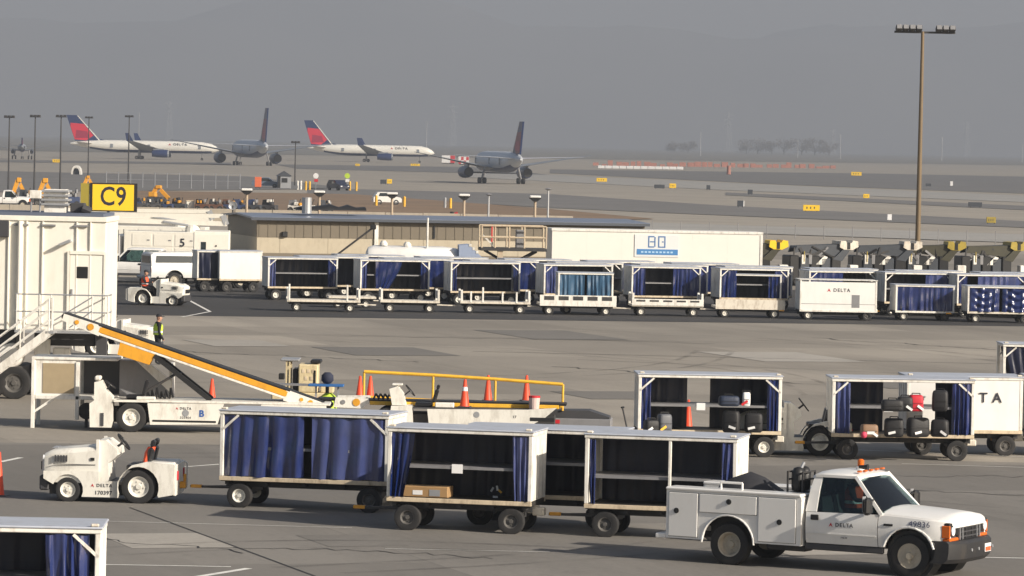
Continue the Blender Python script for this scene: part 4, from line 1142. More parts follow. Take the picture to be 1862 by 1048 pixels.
delta(t, (1.42, -.026, .66), .085)
text('325454', .085, INK, t, (1.42, -.026, .42), FRONT, space=1.15)
MB().lathe([(.09, -.003), (.09, .003)], (1.42, -.024, .54), 'y', 16).build('emblem', GALV, t).scale = (1, 1, 1)
text('B', .24, INKB, t, (1.84, -.026, .53), FRONT, bold=.008)

O2 = G(800, 797)
t = thing('belt_loader', 'white belt loader with lowered conveyor and yellow handrails', 'belt loader', O2, R(-1.5))
for xx in (-1.4, 2.1):
    for sy, sd in ((.13, -1), (1.57, 1)): wheel(t, xx, sy, .38, .25, sd, RIM, dish=.1)
MB().box(-2.4, 3.0, .3, 1.4, .25, .62, .02).build('chassis', STEEL, t)
MB().prism([(-.30, .34), (-.35, .76), (2.3, .80), (3.05, .86), (2.75, .60), (2.3, .34)], -.02, .06).build('side_skirt', W_, t)
MB().prism([(-1.35, .30), (-1.30, .82), (-.75, .84), (-.72, .30)], -.02, .5).build('front_cowl', W_, t)
MB().prism([(-1.28, .84), (-1.36, 1.26), (-1.14, 1.34), (-.98, 1.12), (-.92, .84)], .06, .55).build('operator_cowl', W_, t)
MB().box(-1.30, -1.02, .1, .5, 1.345, 1.40, .02).build('instrument_pod', W_, t)
sw = MB(Matrix.Translation((-.82, .32, 1.22)) @ Matrix.Rotation(R(50), 4, 'Y')); sw.tube([(.18*math.cos(i*math.pi/8), .18*math.sin(i*math.pi/8), 0) for i in range(17)], .017, 5); sw.cyl((0, 0, 0), (0, 0, -.3), .02, n=6)
sw.build('steering_wheel', BLACK, t)
se = MB().box(-.68, -.22, .12, .55, .80, .92, .03).build('seat', SEAT, t)
b = MB(Matrix.Translation((-.20, .33, .92)) @ Matrix.Rotation(R(16), 4, 'Y')); b.box(-.05, .05, -.2, .2, 0, .36, .03); b.box(-.04, .04, -.12, .12, .37, .48, .02); b.build('backrest', SEAT, se)
MB().box(-.15, .35, .0, .3, .80, .93, .02).build('battery_box', W_, t)
MB().box(-.72, 2.9, .0, 1.7, .765, .80).build('deck', DGREY, t)
MB().box(-3.2, 3.3, .62, 1.42, .88, .94, .02).build('conveyor_belt', BLACK, t)
for yy in (.58, 1.46):
    MB().box(-1.9, 3.1, yy-.03, yy+.03, .80, .90, .01).build('conveyor_rail', YEL, t)
    MB().prism([(-2.85, .72), (-2.80, .98), (-1.95, 1.0), (-1.90, .86), (-2.1, .70)], yy-.032, yy+.032).build('end_plate', WHITE, t)
for (x_, r_, m_) in ((-2.6, .06, GREY), (-2.25, .10, LOADY)): MB().cyl((x_, .53, .86), (x_, .545, .86), r_, n=14).build('roller_cap', m_, t)
k = MB(); k.cyl((-3.25, .64, .84), (-3.25, 1.4, .84), .11, n=12); k.cyl((-3.0, .6, .74), (-3.0, 1.44, .74), .09, n=12)
for i in range(5): k.tube([(-1.8 + i*.12, .7, .96), (-1.75 + i*.12, .8, 1.08), (-1.65 + i*.12, .75, .96)], .03, 5)
k.build('conveyor_roller', BLACK, t)
r = MB()
pts = [(-2.12, 1.62), (-.28, 1.57), (1.38, 1.50), (3.18, 1.40)]
r_ = MB().tube([(x, 1.55, z) for x, z in pts], .045, 8).build('top_rail', YEL, t)
r2 = MB().tube([(-2.1, 1.55, .95), (3.18, 1.55, .80)], .04, 8).build('lower_handrail', YEL, t)
for x, z in pts: MB().cyl((x, 1.55, .70), (x, 1.55, z), .032, n=8).build('rail_post', YEL, t)
MB().lathe([(.08, -.003), (.08, .003)], (.95, -.024, .64), 'y', 16).build('emblem', GALV, t); text('17', .10, INK, t, (1.95, -.026, .60), FRONT)
MB().box(2.35, 3.0, -.03, .0, .50, .60, .01).build('tread_plate', BLACK, t)
cone('orange cone with a white band standing on the yellow-railed loader', O2 + Matrix.Rotation(R(-1.5), 3, 'Z') @ Vector((.62, .25, .80)), .74, True)
# small can on the deck
q = thing('paint_pail', 'small white and red pail at the end of the yellow-railed loader', 'pail', O2 + Matrix.Rotation(R(-1.5), 3, 'Z') @ Vector((2.45, .35, .80)))
MB().cyl((0, 0, 0), (0, 0, .30), .13, .15, n=16).build('pail_body', mat('pink_white_plastic', (.65, .5, .46), .5), q)
MB().cyl((0, 0, .301), (0, 0, .35), .155, n=16).build('lid', RED, q)
# low grey dolly behind
q = thing('equipment_dolly', 'low grey equipment dolly past the end of the yellow railing', 'dolly', G(1052, 800) + Vector((0, 1.4, 0)), R(-4))
MB().box(-.9, .9, -.5, .5, .28, .50, .02).build('deck', GREY, q)
MB().prism([(-.8, .505), (-.7, .70), (.3, .72), (.85, .55), (.85, .505)], -.42, .42).build('cover', DGREY, q)
MB().box(-.60, -.46, -.51, -.501, .36, .46).build('reflector', RED, q)
for xx in (-.6, .6):
    for sy in (-1, 1): wheel(q, xx, sy*.42, .18, .12, sy, RIMD)
# cream tractor with canopy
O3 = G(548, 768)
q = thing('utility_tractor', 'cream utility tractor with a small grey canopy beyond the conveyor', 'tractor', O3 + Vector((0, .7, 0)), 0)
CR2 = mat('aged_cream', (.62, .52, .32), .5, var=.1, dirt=(.25, .18, .1), damt=.6, dscale=2)
MB().box(-.85, .8, -.5, .5, .35, .80, .03).build('body', CR2, q)
MB().box(-.12, .42, -.5, .5, .80, 1.58, .03).build('cab_panel', CR2, q)
for (xx, zz) in ((-.02, 1.45), (.12, 1.45), (.26, 1.45), (.05, 1.25), (.2, 1.25)): MB().box(xx, xx+.08, -.512, -.501, zz-.10, zz).build('gauge', WOOD, q)
MB().box(.30, .36, -.512, -.501, 1.0, 1.42).build('door_slot', BLACK, q)
MB().box(-.62, -.10, -.52, .52, 1.66, 1.72, .02).build('canopy', GALV, q)
MB().box(.20, .50, -.4, .4, 1.60, 1.70, .03).build('roof_lamp_box', BLACK, q)
for yy in (-.45, .45):
    for xx in (-.45, -.36): MB().beam((xx, yy, .80), (xx, yy, 1.66), .04).build('canopy_post', CR2, q)
MB().box(-.28, -.13, -.4, .4, .80, 1.45, .03).build('seat', SEAT, q)
MB().box(-.66, -.50, -.50, -.30, 1.15, 1.32, .02).build('mirror', BLACK, q)
MB().box(.5, .85, -.4, .4, .80, .98, .02).build('hood', CR2, q)
MB().box(.42, .84, -.52, -.505, .5, .68).build('side_plate', RED, q)
for xx in (-.55, .55):
    for sy in (-1, 1): wheel(q, xx, sy*.48, .30, .2, sy, RIMD)
q = thing('blue_board', 'long flat blue board lying across low supports beside the cream tractor', 'board', G(560, 775) + Vector((0, .0, 0)), R(-1))
MB().box(-.90, .0, -.25, .25, 1.10, 1.14).build('board', GREY, q); MB().box(.0, .95, -.26, .26, 1.09, 1.15, .01).build('board', mat('blue_sheet', (.03, .13, .36), .5), q)
for xx in (-.7, .2, .8): MB().beam((xx, 0, 0), (xx, 0, 1.09), .05).build('stand_leg', GALV, q)
MB().beam((-.7, 0, .4), (.8, 0, .4), .04).build('brace', GALV, q)
q = thing('cloth_sacks', 'pink and cream sack piled under the blue board', 'sack', G(568, 776) + Vector((0, -.1, 0)), 0)
MB().loft([[(r_*math.cos(a*math.pi/6)*1.1, r_*math.sin(a*math.pi/6), z) for a in range(12)] for z, r_ in ((0, .2), (.15, .28), (.45, .27), (.7, .2), (.82, .06))]).build('sack', mat('pink_sack', (.62, .42, .42), .8, var=.2, vscale=5), q, smooth=60)
q = thing('cloth_bundle', 'dark and lime cloth bundle heaped at the end of the blue board', 'bundle', G(593, 776) + Vector((0, .25, 0)), 0)
MB().loft([[(r_*math.cos(a*math.pi/6)*1.1 + .04*math.sin(z*9), r_*math.sin(a*math.pi/6), z) for a in range(12)] for z, r_ in ((0, .25), (.2, .30), (.55, .28), (.8, .2), (.9, .08))]).build('lime_cloth', VEST_Y, q, smooth=60)
MB().lathe([(.10, 0), (.17, .08), (.16, .22), (.08, .30)], (.0, 0, 1.16), 'z', 12).build('dark_cover', CLOTHN, q, smooth=60); MB().cyl((0, 0, .85), (0, 0, 1.2), .05, n=8).build('neck', STEEL, q)
MB().box(-.1, .25, -.34, -.26, .3, .5, .03).build('red_patch', RED, q)
person('person in black with a lime safety vest walking beyond the raised conveyor', G(286, 664), R(20), 'stand', CLOTHD, VEST_Y, h=1.72)

# ------------------------------------------------------------------ jet bridge
s62 = 62.0
JB = G(95, 242 + 62*7.8)
t = thing('jet_bridge', 'cream jet bridge cabin with a door, roof vents and steel landing', 'jet bridge', JB, R(-1))
JBW = CREAM
x0, x1 = -2.6, 1.50
MB().box(x0, x1, 0, 3.2, 2.0, 5.20, .02).build('cabin', JBW, t)
MB().box(x0 - .02, x1 + .03, -.05, 3.25, 5.205, 5.36, .02).build('cornice', JBW, t)
MB().box(x0, x1 - .1, .05, 3.1, 5.365, 5.46).build('roof', mat('roof_membrane', (.10, .12, .17), .6), t)
for xx in (-1.38, -.98, -.85, -.38, .62, 1.02): MB().box(xx, xx + .05, -.055, -.001, 2.02, 5.20, .008).build('wall_rib', JBW, t)
for xx in (-1.2, -.4, .55): MB().box(xx, xx + .42, -.09, -.002, 5.06, 5.12, .01).build('drip_strip', GREY, t)
MB().cyl((-1.02, -.10, 2.0), (-1.02, -.10, 5.2), .07, n=10).build('downpipe', JBW, t)
dr = MB().box(.46, 1.44, -.045, -.002, 2.06, 4.25, .01).build('door', mat('door_cream', (.82, .79, .72), .45, var=.03), t)
fr = MB(); fr.box(.38, .45, -.07, -.002, 2.05, 4.34); fr.box(1.445, 1.50, -.07, -.002, 2.05, 4.34); fr.box(.45, 1.445, -.08, -.002, 4.26, 4.36)
fr.build('door_frame', JBW, dr)
MB().box(.66, .99, -.065, -.046, 3.56, 3.90, .01).build('window', BLACK, dr)
MB().box(.50, .56, -.11, -.046, 3.06, 3.24, .01).build('door_handle', GALV, dr)
k = MB().prism([(.16, 4.50), (.50, 4.62), (.46, 4.70), (.14, 4.56)], -.35, -.002); k.build('door_lamp', GALV, t)
MB().box(x0 - .5, -2.4 + 1.05, -.35, -.06, 2.0, 4.9, .03).build('service_panel', GALV, t) if False else None
MB().box(-2.6, -1.34, -.18, -.003, 4.72, 5.2, .02).build('awning_housing', DGREY, t)
# roof vent stack
for i in range(4): MB().box(-.52 - .05*(i > 0)*0, .30, .6, 1.5, 5.66 + i*.13, 5.73 + i*.13, .015).build('vent_louver', GALV, t)
MB().box(-.42, .20, .7, 1.4, 5.46, 6.14).build('vent_core', WHITE, t)
b_ = MB().box(-.84, -.50, .5, .8, 5.86, 6.10, .01).build('junction_box', WHITE, t)
for xx in (-.80, -.54): MB().cyl((xx, .65, 5.46), (xx, .65, 5.86), .025, n=6).build('box_post', GALV, t)
k = MB().box(.32, .75, .9, 1.3, 5.46, 5.75, .03); k.cyl((.7, .8, 5.6), (.95, .8, 5.5), .12, n=8); k.build('compressor', DGREY, t)
# landing
MB().box(-1.0, 1.72, -1.1, -.06, 1.98, 2.05).build('landing_deck', GALV, t)
def rail(pts, m=WHITE, r_=.022):
    return MB().tube(pts, r_, 6).build('handrail', m, t)
zr = 3.10
rail([(-1.0, -1.08, zr), (1.70, -1.08, zr), (1.70, -.08, zr)], GALV)
rail([(-1.0, -1.08, 2.6), (1.70, -1.08, 2.6), (1.70, -.08, 2.6)], GALV)
for xx in (-.95, -.28, .05, 1.25, 1.70): rail([(xx, -1.08, 2.05), (xx, -1.08, zr)])
rail([(1.70, -.10, 2.05), (1.70, -.10, zr)])
rail([(1.25, -1.10, zr - .05), (.15, -1.10, 2.35)], GALV); rail([(1.25, -1.10, 2.65), (.6, -1.10, 2.15)], GALV)
# stair going down to the left
sx0, sz0, sx1, sz1 = .10, 2.05, -2.4, .12
for yy in (-1.95, -1.15):
    MB().beam((sx0, yy, sz0), (sx1, yy, sz1), .06, .22).build('stair_stringer', WHITE, t)
    for dz in (.35, .65, .95): rail([(sx0, yy, sz0 + dz), (sx1, yy, sz1 + dz)])
    for u in (0, .33, .66, .98): rail([(sx0 + (sx1-sx0)*u, yy, sz0 + (sz1-sz0)*u), (sx0 + (sx1-sx0)*u, yy, sz0 + (sz1-sz0)*u + .97)])
for i in range(1, 11):
    u = i / 11; MB().box(sx0 + (sx1-sx0)*u - .13, sx0 + (sx1-sx0)*u + .13, -1.91, -1.19, sz0 + (sz1-sz0)*u - .02, sz0 + (sz1-sz0)*u + .02).build('stair_tread', STEEL, t)
MB().box(.0, .24, -1.98, -1.11, 2.0, 2.08).build('stair_landing', GALV, t)
# lift column and drive bogie
MB().box(-1.75, -1.15, .4, 1.6, .95, 1.99, .03).build('lift_column', DGREY, t)
MB().lathe([(.34, -.5), (.36, -.45), (.36, .45), (.34, .5)], (-1.22, -.1, 1.25), 'y', 24).build('drive_drum', WHITE, t, smooth=40)
MB().box(-1.9, -.9, -.5, 1.9, .45, .95, .04).build('bogie_beam', STEEL, t)
for xx in (-1.75, -1.05):
    for yy in (-.55, 1.95): wheel(t, xx, yy, .48, .34, -1, RIMD)
MB().box(-.6, 1.2, .3, 2.6, 1.55, 1.99, .03).build('floor_beam', DGREY, t)
MB().box(1.25, 1.55, .1, .4, 0, 1.99).build('support_leg', DGREY, t)
MB().box(.0, .5, -.05, .3, 1.25, 1.50, .02).build('service_box', WHITE, t); MB().box(-.55, -.1, -.1, .2, 1.1, 1.75, .02).build('service_box', WHITE, t)

# gate sign on its post
CS = G(190, 560) + Vector((0, 1.0, 0))
t = thing('gate_sign', 'black-framed yellow gate sign reading C9 on a black post', 'sign', CS, R(4))
dC = CS.y; sC = FPX / dC
zt_ = lambda py: 7.8 - (py - (240 + .021*190)) / sC
xx = lambda px: (px - 190) / sC
MB().cyl((0, .12, 0), (0, .12, zt_(384)), .045 * 1.4, n=8).build('post', BLACK, t)
MB().box(xx(156), xx(242), -.06, .30, zt_(385), zt_(333), .01).build('sign_box', BLACK, t)
MB().box(xx(161), xx(236), -.072, -.0605, zt_(382.5), zt_(335.5)).build('sign_face', SIGNY, t)
h_ = zt_(335.5) - zt_(382.5)
text('C9', h_ * 1.02, INK, t, (xx(198.5), -.074, (zt_(335.5) + zt_(382.5)) / 2 + .01), FRONT, sx=.82, bold=.018, space=1.05)
sd_ = MB(Matrix.Translation((xx(156) - .012, .0, 0)))
sd_.prism([(-.0, zt_(383.5)), (xx(140) - xx(156), zt_(383)), (xx(140) - xx(156), zt_(334)), (0, zt_(334.5))], -.02, .02)
sd_.build('side_face', mat('sign_shaded_yellow', (.30, .24, .03), .6), t)  # same yellow as the front, with the shade painted into the colour

# equipment stand
O4 = G(55, 779)
t = thing('equipment_stand', 'white steel equipment stand with tan panel and open bay behind the belt loader', 'equipment stand', O4, R(0))
f = MB()
SH = 1.82
for yy in (.05, 1.45):
    MB().box(0, .10, yy-.05, yy+.05, 0, SH, .01).build('leg', WHITE, t); MB().box(1.17, 1.27, yy-.05, yy+.05, .25, SH - .05, .01).build('leg', WHITE, t)
MB().box(0, 2.28, 0, 1.5, SH, SH + .07, .01).build('top_plate', WHITE, t)
MB().box(.11, 2.28, 0.0, 1.5, .78, .88, .01).build('bottom_rail', WHITE, t)
MB().box(.101, 1.169, .04, .10, .881, SH - .001).build('front_panel', WHITE, t)
MB().box(.30, 1.13, .025, .039, .94, SH - .09).build('tan_panel', mat('tan_sheet', (.34, .27, .17), .7, var=.12, vscale=6), t)
MB().box(1.271, 2.28, 1.2, 1.3, .881, SH - .001).build('bay_back', DGREY, t)
MB().beam((.06, .05, .42), (.60, .05, .80), .06).build('knee_brace', WHITE, t)
MB().prism([(2.281, .20), (2.281, SH), (2.74, SH), (3.62, 1.05), (3.62, .35)], .55, 1.5).build('shade_wedge', GREY, t)  # grey wedge stands in for the shade inside the right bay
MB().prism([(2.70, SH + .02), (2.98, SH + .02), (3.66, 1.30), (3.66, .98)], .42, .548).build('slanted_rail', WHITE, t)
MB().box(3.60, 3.68, .5, 1.45, .4, 1.75).build('end_post', WHITE, t)
q = thing('fuel_hose_reel', 'black round valve unit hanging under the equipment stand', 'valve', O4 + Vector((1.42, .6, 0)), 0)
MB().lathe([(.10, -.1), (.22, -.08), (.22, .08), (.10, .1)], (0, 0, .45), 'y', 16).build('drum', STEEL, q); MB().beam((0, 0, 0), (0, 0, .3), .08).build('pedestal', STEEL, q)

# ------------------------------------------------------------------ parked baggage carts, back rows
GR = 'baggage carts parked in rows on the asphalt'
YR = R(14)
row_y = lambda px: 547 + (px - 549) * .0255
def rowcart(px, label, depth=0.0, **k):
    p = at_near(px, row_y(px), YR)
    p = p + Vector((0, depth, 0))
    d = dict(L=3.42, near=(), group=GR, full=False, rims=(0, 1), tow=False)
    d.update(k)
    return cart(label, p, YR, **d)
g2 = ((-.475, -.39, 2, .045, 0), (.36, .475, 3, .045, 0))
rowcart(549, 'parked open baggage cart with a bare shelf, leftmost of the front row', near=g2)
rowcart(716, 'parked baggage cart with blue curtain bunched under its roof, second from the row end', near=((-.475, -.40, 2, .045, 0), (-.28, .10, 4, .05, 0.5, BLUE), (.37, .475, 2, .04, 0)))
rowcart(881, 'parked open baggage cart with a bare shelf behind the long flat dolly', near=((-.475, -.41, 2, .045, 0), (.40, .475, 2, .04, 0)))
rowcart(1049, 'parked baggage cart behind the faded teal-curtained cart', near=((-.475, -.30, 3, .05, 0),))
rowcart(1209, 'parked baggage cart with a wide blue curtain pulled half across', near=((-.475, -.30, 3, .05, 0), (.10, .475, 6, .05, 0)))
rowcart(1369, 'parked baggage cart behind the low white sided dolly', near=((-.475, -.25, 3, .05, 0), (.30, .475, 3, .05, 0)))
rowcart(1530, 'parked baggage cart behind the white lettered box cart', near=((-.475, .0, 5, .05, 0),))
rowcart(1668, 'parked baggage cart behind the blue-curtained cart in a white frame', near=((.1, .475, 3, .05, 0),))
rowcart(1800, 'parked baggage cart with swagged blue curtain at the picture edge', near=((-.475, -.35, 2, .05, 0), (-.2, .475, 6, .06, 0)))
rowcart(1960, 'parked baggage cart just cut by the picture edge', near=((-.475, .475, 7, .05, 0),))
for r_, (dep, n0, nn) in enumerate(((3.6, 600, 9), (7.2, 640, 5))):
    for i in range(nn):
        px = n0 + i * 157 + (r_ * 23)
        rowcart(px, 'white-roofed baggage cart in the %s, behind the %s cart from the left end' % (('second row', 'third row')[r_], ('first', 'second', 'third', 'fourth', 'fifth', 'sixth', 'seventh', 'eighth', 'ninth')[i]), dep + random.uniform(-.3, .3), near=(((-.475, .475, 8, .04, 0),) if (i + r_) % 3 else ((-.475, -.1, 4, .05, 0),)), shelf=1.33 if i % 2 else 0)
# closed end of the rows
cart('closed white box cart at the left end of the parked rows', at_near(436, 532, R(16)) , R(16), L=2.2, gusset=False, side_panel=True, near=(), far=(), shelf=0, full=False, tow=False, H=2.1, rims=(), group=GR)
cart('short baggage cart with dark curtain beside the canopy pickup', at_near(380, 531, R(16)), R(16), L=1.25, W=1.3, near=((-.46, .46, 4, .05, 0, BLUE_DIM),), gusset=False, shelf=0, full=False, tow=False, rims=(), group=GR)  # darkened curtain colour carries the shade here

# ------------------------------------------------------------------ front line: flat dollies and low carts
YD = R(5)
def dolly(px, py, label, L=3.3, W=1.5, deck=.55, posts=(), board=None, racks=True, rz=YD):
    p = at_near(px, py, rz, W)
    t = thing('flat_dolly', label, 'dolly', p, rz, 'flat baggage dollies in front of the parked carts')
    MB().box(-L/2, L/2, -W/2, W/2, deck - .10, deck, .01).build('deck', RUSTW, t)
    ch = MB()
    for yy in (-.3, .3): ch.box(-L/2+.1, L/2-.1, yy-.04, yy+.04, deck-.22, deck-.101)
    ch.build('chassis', STEEL, t)
    for sx in (-1, 1):
        if racks:
            for yy in (-W/2+.05, W/2-.05): MB().box(sx*(L/2-.06)-.05, sx*(L/2-.06)+.05, yy-.05, yy+.05, deck+.001, deck+.52, .01).build('stake', WHITE, t)
            MB().box(sx*(L/2-.06)-.02, sx*(L/2-.06)+.02, -W/2+.101, W/2-.101, deck+.10, deck+.45).build('end_board', GALV, t)
        for yy in (-1, 1): wheel(t, sx*(L/2-.45), yy*(W/2-.13), .21, .15, yy, RIM, dish=.1, rf=.5)
        MB().cyl((sx*(L/2-.45), -W/2+.15, .21), (sx*(L/2-.45), W/2-.15, .21), .035, n=6).build('axle', STEEL, t)
    MB().beam((L/2-.1, 0, .36), (L/2+.75, 0, .34), .05).build('drawbar', RUSTW, t)
    for (a, z) in posts: MB().box(a*L-.04, a*L+.04, -W/2-.02, -W/2+.05, deck - .05, z, .01).build('stake', WHITE, t)
    if board:
        n_, z0, z1, m_ = board
        MB().box(-L/2, L/2, -W/2-.03, -W/2-.001, z0, z1, .008).build('side_board', m_, t)
        for i in range(n_): MB().box(-L/2 + .2 + i*(L-.2)/n_, -L/2 + i*(L-.2)/n_ + (L-.2)/n_, -W/2-.036, -W/2-.031, (z0+z1)/2+.02, z1-.05).build('slot', STEEL, t)
    return t
dolly(588, 568, 'flat dolly with two tall white stakes, leftmost of the front line', posts=((-.47, 1.25), (.32, 1.25)))
dolly(640, 561, 'short flat dolly tucked behind the tall-staked dolly', L=2.2, racks=False)
dolly(745, 569, 'flat white-ended dolly, second from the left end of the front line', L=2.7)
dolly(900, 571, 'long flat dolly with four thin stakes', L=3.2, posts=((-.35, 1.0), (-.18, 1.2), (.1, 1.0), (.3, 1.0)))
t = dolly(1050, 574, 'white slotted-side dolly carrying the teal curtain box', L=3.5, board=(5, .42, .92, WHITE), racks=False)
cart('faded teal-curtained box on the white slotted dolly', at_near(1064, 572, YD) + Vector((0, .05, 0)), YD, L=2.55, H=1.92, floor=.66, wr=.2, near=((-.47, -.02, 5, .05, 0, TEAL), (.02, .47, 5, .05, 0, TEAL)), gusset=False, shelf=0, full=False, tow=False, W=1.3, group=None)
dolly(1213, 576, 'flat dolly with a slotted white side board', L=3.3, board=(5, .50, .80, WHITE))
t = dolly(1363, 579, 'low dolly with a plain slanted white side', L=3.2, racks=False, board=(0, .40, .85, RUSTW))
cart('low blue-curtained cart behind the slanted white side', at_near(1368, 568, YD), YD, L=2.7, H=1.82, near=((-.47, -.36, 2, .04, 0), (.27, .47, 3, .05, 0)), gusset=False, shelf=0, full=False, tow=False)
bx = cart('white box cart with red emblem and dark lettering', at_near(1523, 583, YD), YD, L=3.55, H=1.86, floor=.46, near=(), far=(), shelf=0, gusset=False, side_panel=True, full=False, wr=.22, top=WHITE, edge=WHITE, roof_t=.04)
delta(bx, (.15, -.748, 1.38), .22)
MB().box(.62, .98, -.748, -.741, .60, 1.18).build('access_hatch', GREY, bx); MB().box(-1.7, 1.7, -.746, -.741, .74, .76).build('trim_line', GREY, bx)
cart('low cart with a taut blue curtain in a white frame', at_near(1680, 584, YD), YD, L=2.75, H=1.66, floor=.44, wr=.2, near=((-.47, .47, 8, .045, 0),), gusset=False, shelf=0, full=False, edge=WHITE)
cart('low cart with swagged blue curtains cut off at the picture edge', at_near(1818, 588, YD), YD, L=3.1, H=1.70, floor=.5, wr=.2, near=((-.47, -.02, 4, .05, 0, BLUE, .12), (.02, .47, 4, .05, 0, BLUE, .12)), gusset=False, shelf=0, full=False, edge=RUSTW)

# ------------------------------------------------------------------ parked trucks and pickups on the far side of the bridge
def tk(px, py, rz, x=0.0, y=.86):
    return G(px, py) - Matrix.Rotation(rz, 3, 'Z') @ Vector((x, y, 0))
rz = math.pi - R(4)
truck('white crew cab pickup parked with its nose behind the jet bridge', tk(190, 514, rz, 3.95), rz, wb=3.95, rear='bed', crew=True, mark=False, beacon=False, name='pickup_truck', cat='pickup')
rz = R(22)
truck('white pickup with a canopy over its bed parked tail to the crew cab', tk(316, 524, rz, 0, -.86), rz, wb=3.6, rear='cap', mark=False, beacon=False, name='pickup_truck', cat='pickup')
def boom_truck(label, px, py, rz, num=None, L=5.2):
    o = tk(px, py, rz, 0)
    t = thing('boom_truck', label, 'truck', o, rz, 'white boom trucks parked beyond the pickups')
    W2 = CREAM
    MB().box(-1.4, L - 1.3, -1.15, 1.15, .75, 2.45, .03).build('service_body', W2, t)
    n_ = 4
    for i in range(n_):
        a = -1.25 + i * (L - .4) / n_
        for z0, z1 in ((.95, 1.55), (1.65, 2.30)):
            d = MB().box(a, a + (L-.4)/n_ - .12, 1.152, 1.17, z0, z1, .008).build('compartment_door', W2, t)
            MB().box(a + .1, a + .25, 1.171, 1.185, (z0+z1)/2 - .03, (z0+z1)/2 + .03).build('latch', GREY, d)
    MB().box(-1.4, L + .8, -.45, .45, .45, .74).build('chassis', STEEL, t)
    # cab
    cx = L - 1.15
    MB().prism([(cx, .6), (cx, 2.15), (cx + .2, 2.25), (cx + .85, 2.2), (cx + 1.35, 1.55), (cx + 2.35, 1.40), (cx + 2.5, 1.2), (cx + 2.5, .6)], -1.0, 1.0).build('cab', WHITE_CLEAN, t)
    for sy in (-1, 1):
        MB().prism([(cx + .2, 1.5), (cx + .2, 2.1), (cx + .8, 2.07), (cx + 1.2, 1.52)], sy*1.001, sy*1.012).build('side_window', GLASS, t)
        for xx in (0, L + .5): wheel(t, xx, sy*.95, .48, .28, sy, RIM)
        MB().box(cx + .15, cx + .17, sy*1.05-.05, sy*1.05+.12, 1.2, 2.5).build('exhaust_stack', STEEL, t)
    MB().loft([[(cx + .90, -.85, 2.15), (cx + .90, .85, 2.15), (cx + .92, .85, 2.15), (cx + .92, -.85, 2.15)], [(cx + 1.36, -.9, 1.57), (cx + 1.36, .9, 1.57), (cx + 1.38, .9, 1.57), (cx + 1.38, -.9, 1.57)]]).build('windscreen', GLASS, t)
    # turret and booms folded along the top
    MB().cyl((.2, 0, 2.45), (.2, 0, 2.85), .45, .38, n=14).build('turret', WHITE, t)
    MB().beam((-1.7, .18, 2.95), (L + 1.2, .18, 3.02), .30, .26).build('lower_boom', CREAM, t)
    MB().beam((-1.5, .22, 3.38), (L + 1.6, .22, 3.30), .22, .22).build('upper_boom', CREAM, t)
    MB().beam((-1.7, .18, 2.9), (-1.5, .22, 3.42), .28, .3).build('elbow', GALV, t)
    MB().box(L + 1.0, L + 1.8, -.55, .45, 2.55, 3.25, .06).build('bucket', CREAM, t)
    MB().cyl((.4, .35, 2.8), (1.8, .35, 3.0), .07, n=8).build('lift_ram', GALV, t)
    if num: text(num, .62, INK, t, (.62, 1.19, 1.85), (math.pi/2, 0, math.pi), bold=.01)
    return t
rz = math.pi - R(3)
boom_truck('white boom truck bearing a dark numeral 5 behind the pickups', 352, 503, rz, '5')
rz = math.pi - R(2)
boom_truck('white boom truck farther back with folded boom above the first', 330, 489, rz, None, 5.6)
# square end-on van body beside the shed
t = thing('box_van', 'cream box van seen square-on beside the metal building', 'van', G(383, 516), R(3))
MB().box(-.95, .95, 0, 4.2, .55, 2.75, .04).build('box_body', CREAM, t)
MB().box(-.92, .92, -.035, -.002, .62, 2.62, .01).build('rear_door', CREAM, t)
MB().box(-.55, -.28, -.05, -.036, 1.75, 2.2).build('window', GLASS, t); MB().cyl((.25, -.06, 2.0), (.25, -.036, 2.0), .05, n=8).build('door_latch', STEEL, t)
for sx in (-1, 1):
    for yy in (.6, 3.4): wheel(t, sx*.85, yy, .38, .25, -1).rotation_euler = (0, 0, math.pi/2)

# ------------------------------------------------------------------ metal shed
TANW = mat('cream_metal_siding', (.44, .385, .29), .6, var=.08, dirt=(.25, .2, .14), damt=.4)
BRNW = mat('brown_metal_siding', (.155, .13, .095), .6, var=.08)
BLUR = mat('blue_grey_roof', (.16, .19, .26), .45, var=.1)
sB = 32.5
A = G(466, 249.8 + sB*7.8); yawB = R(14)
t = thing('metal_shed', 'long low cream and brown metal shed with blue-grey roof', 'shed', A, yawB)
LB, DB, HB = 22.5, 9.0, 3.25
MB().box(0, LB, 0, DB, 0, HB, 0).build('wall', TANW, t)
for x in range(int(LB / .5)):
    pass
n_ = 44
up = MB().box(-.02, LB, -.03, -.001, 2.22, HB - .001).build('upper_siding', BRNW, t)
r_ = MB()
for i in range(n_): r_.box(.1 + i*LB/n_, .16 + i*LB/n_, -.055, -.031, 2.23, HB - .02)
o = r_.build('siding_rib', BRNW, up); o['kind'] = 'stuff'
lw = MB().box(-.02, LB, -.03, -.001, 0, 1.34).build('lower_siding', BRNW, t)
for i in range(8): MB().box(i*2.75 + 1.3, i*2.75 + 1.33, -.012, -.001, 1.35, 2.21).build('panel_joint', mat('joint_shadow_grey', (.35, .30, .22), .7), t)
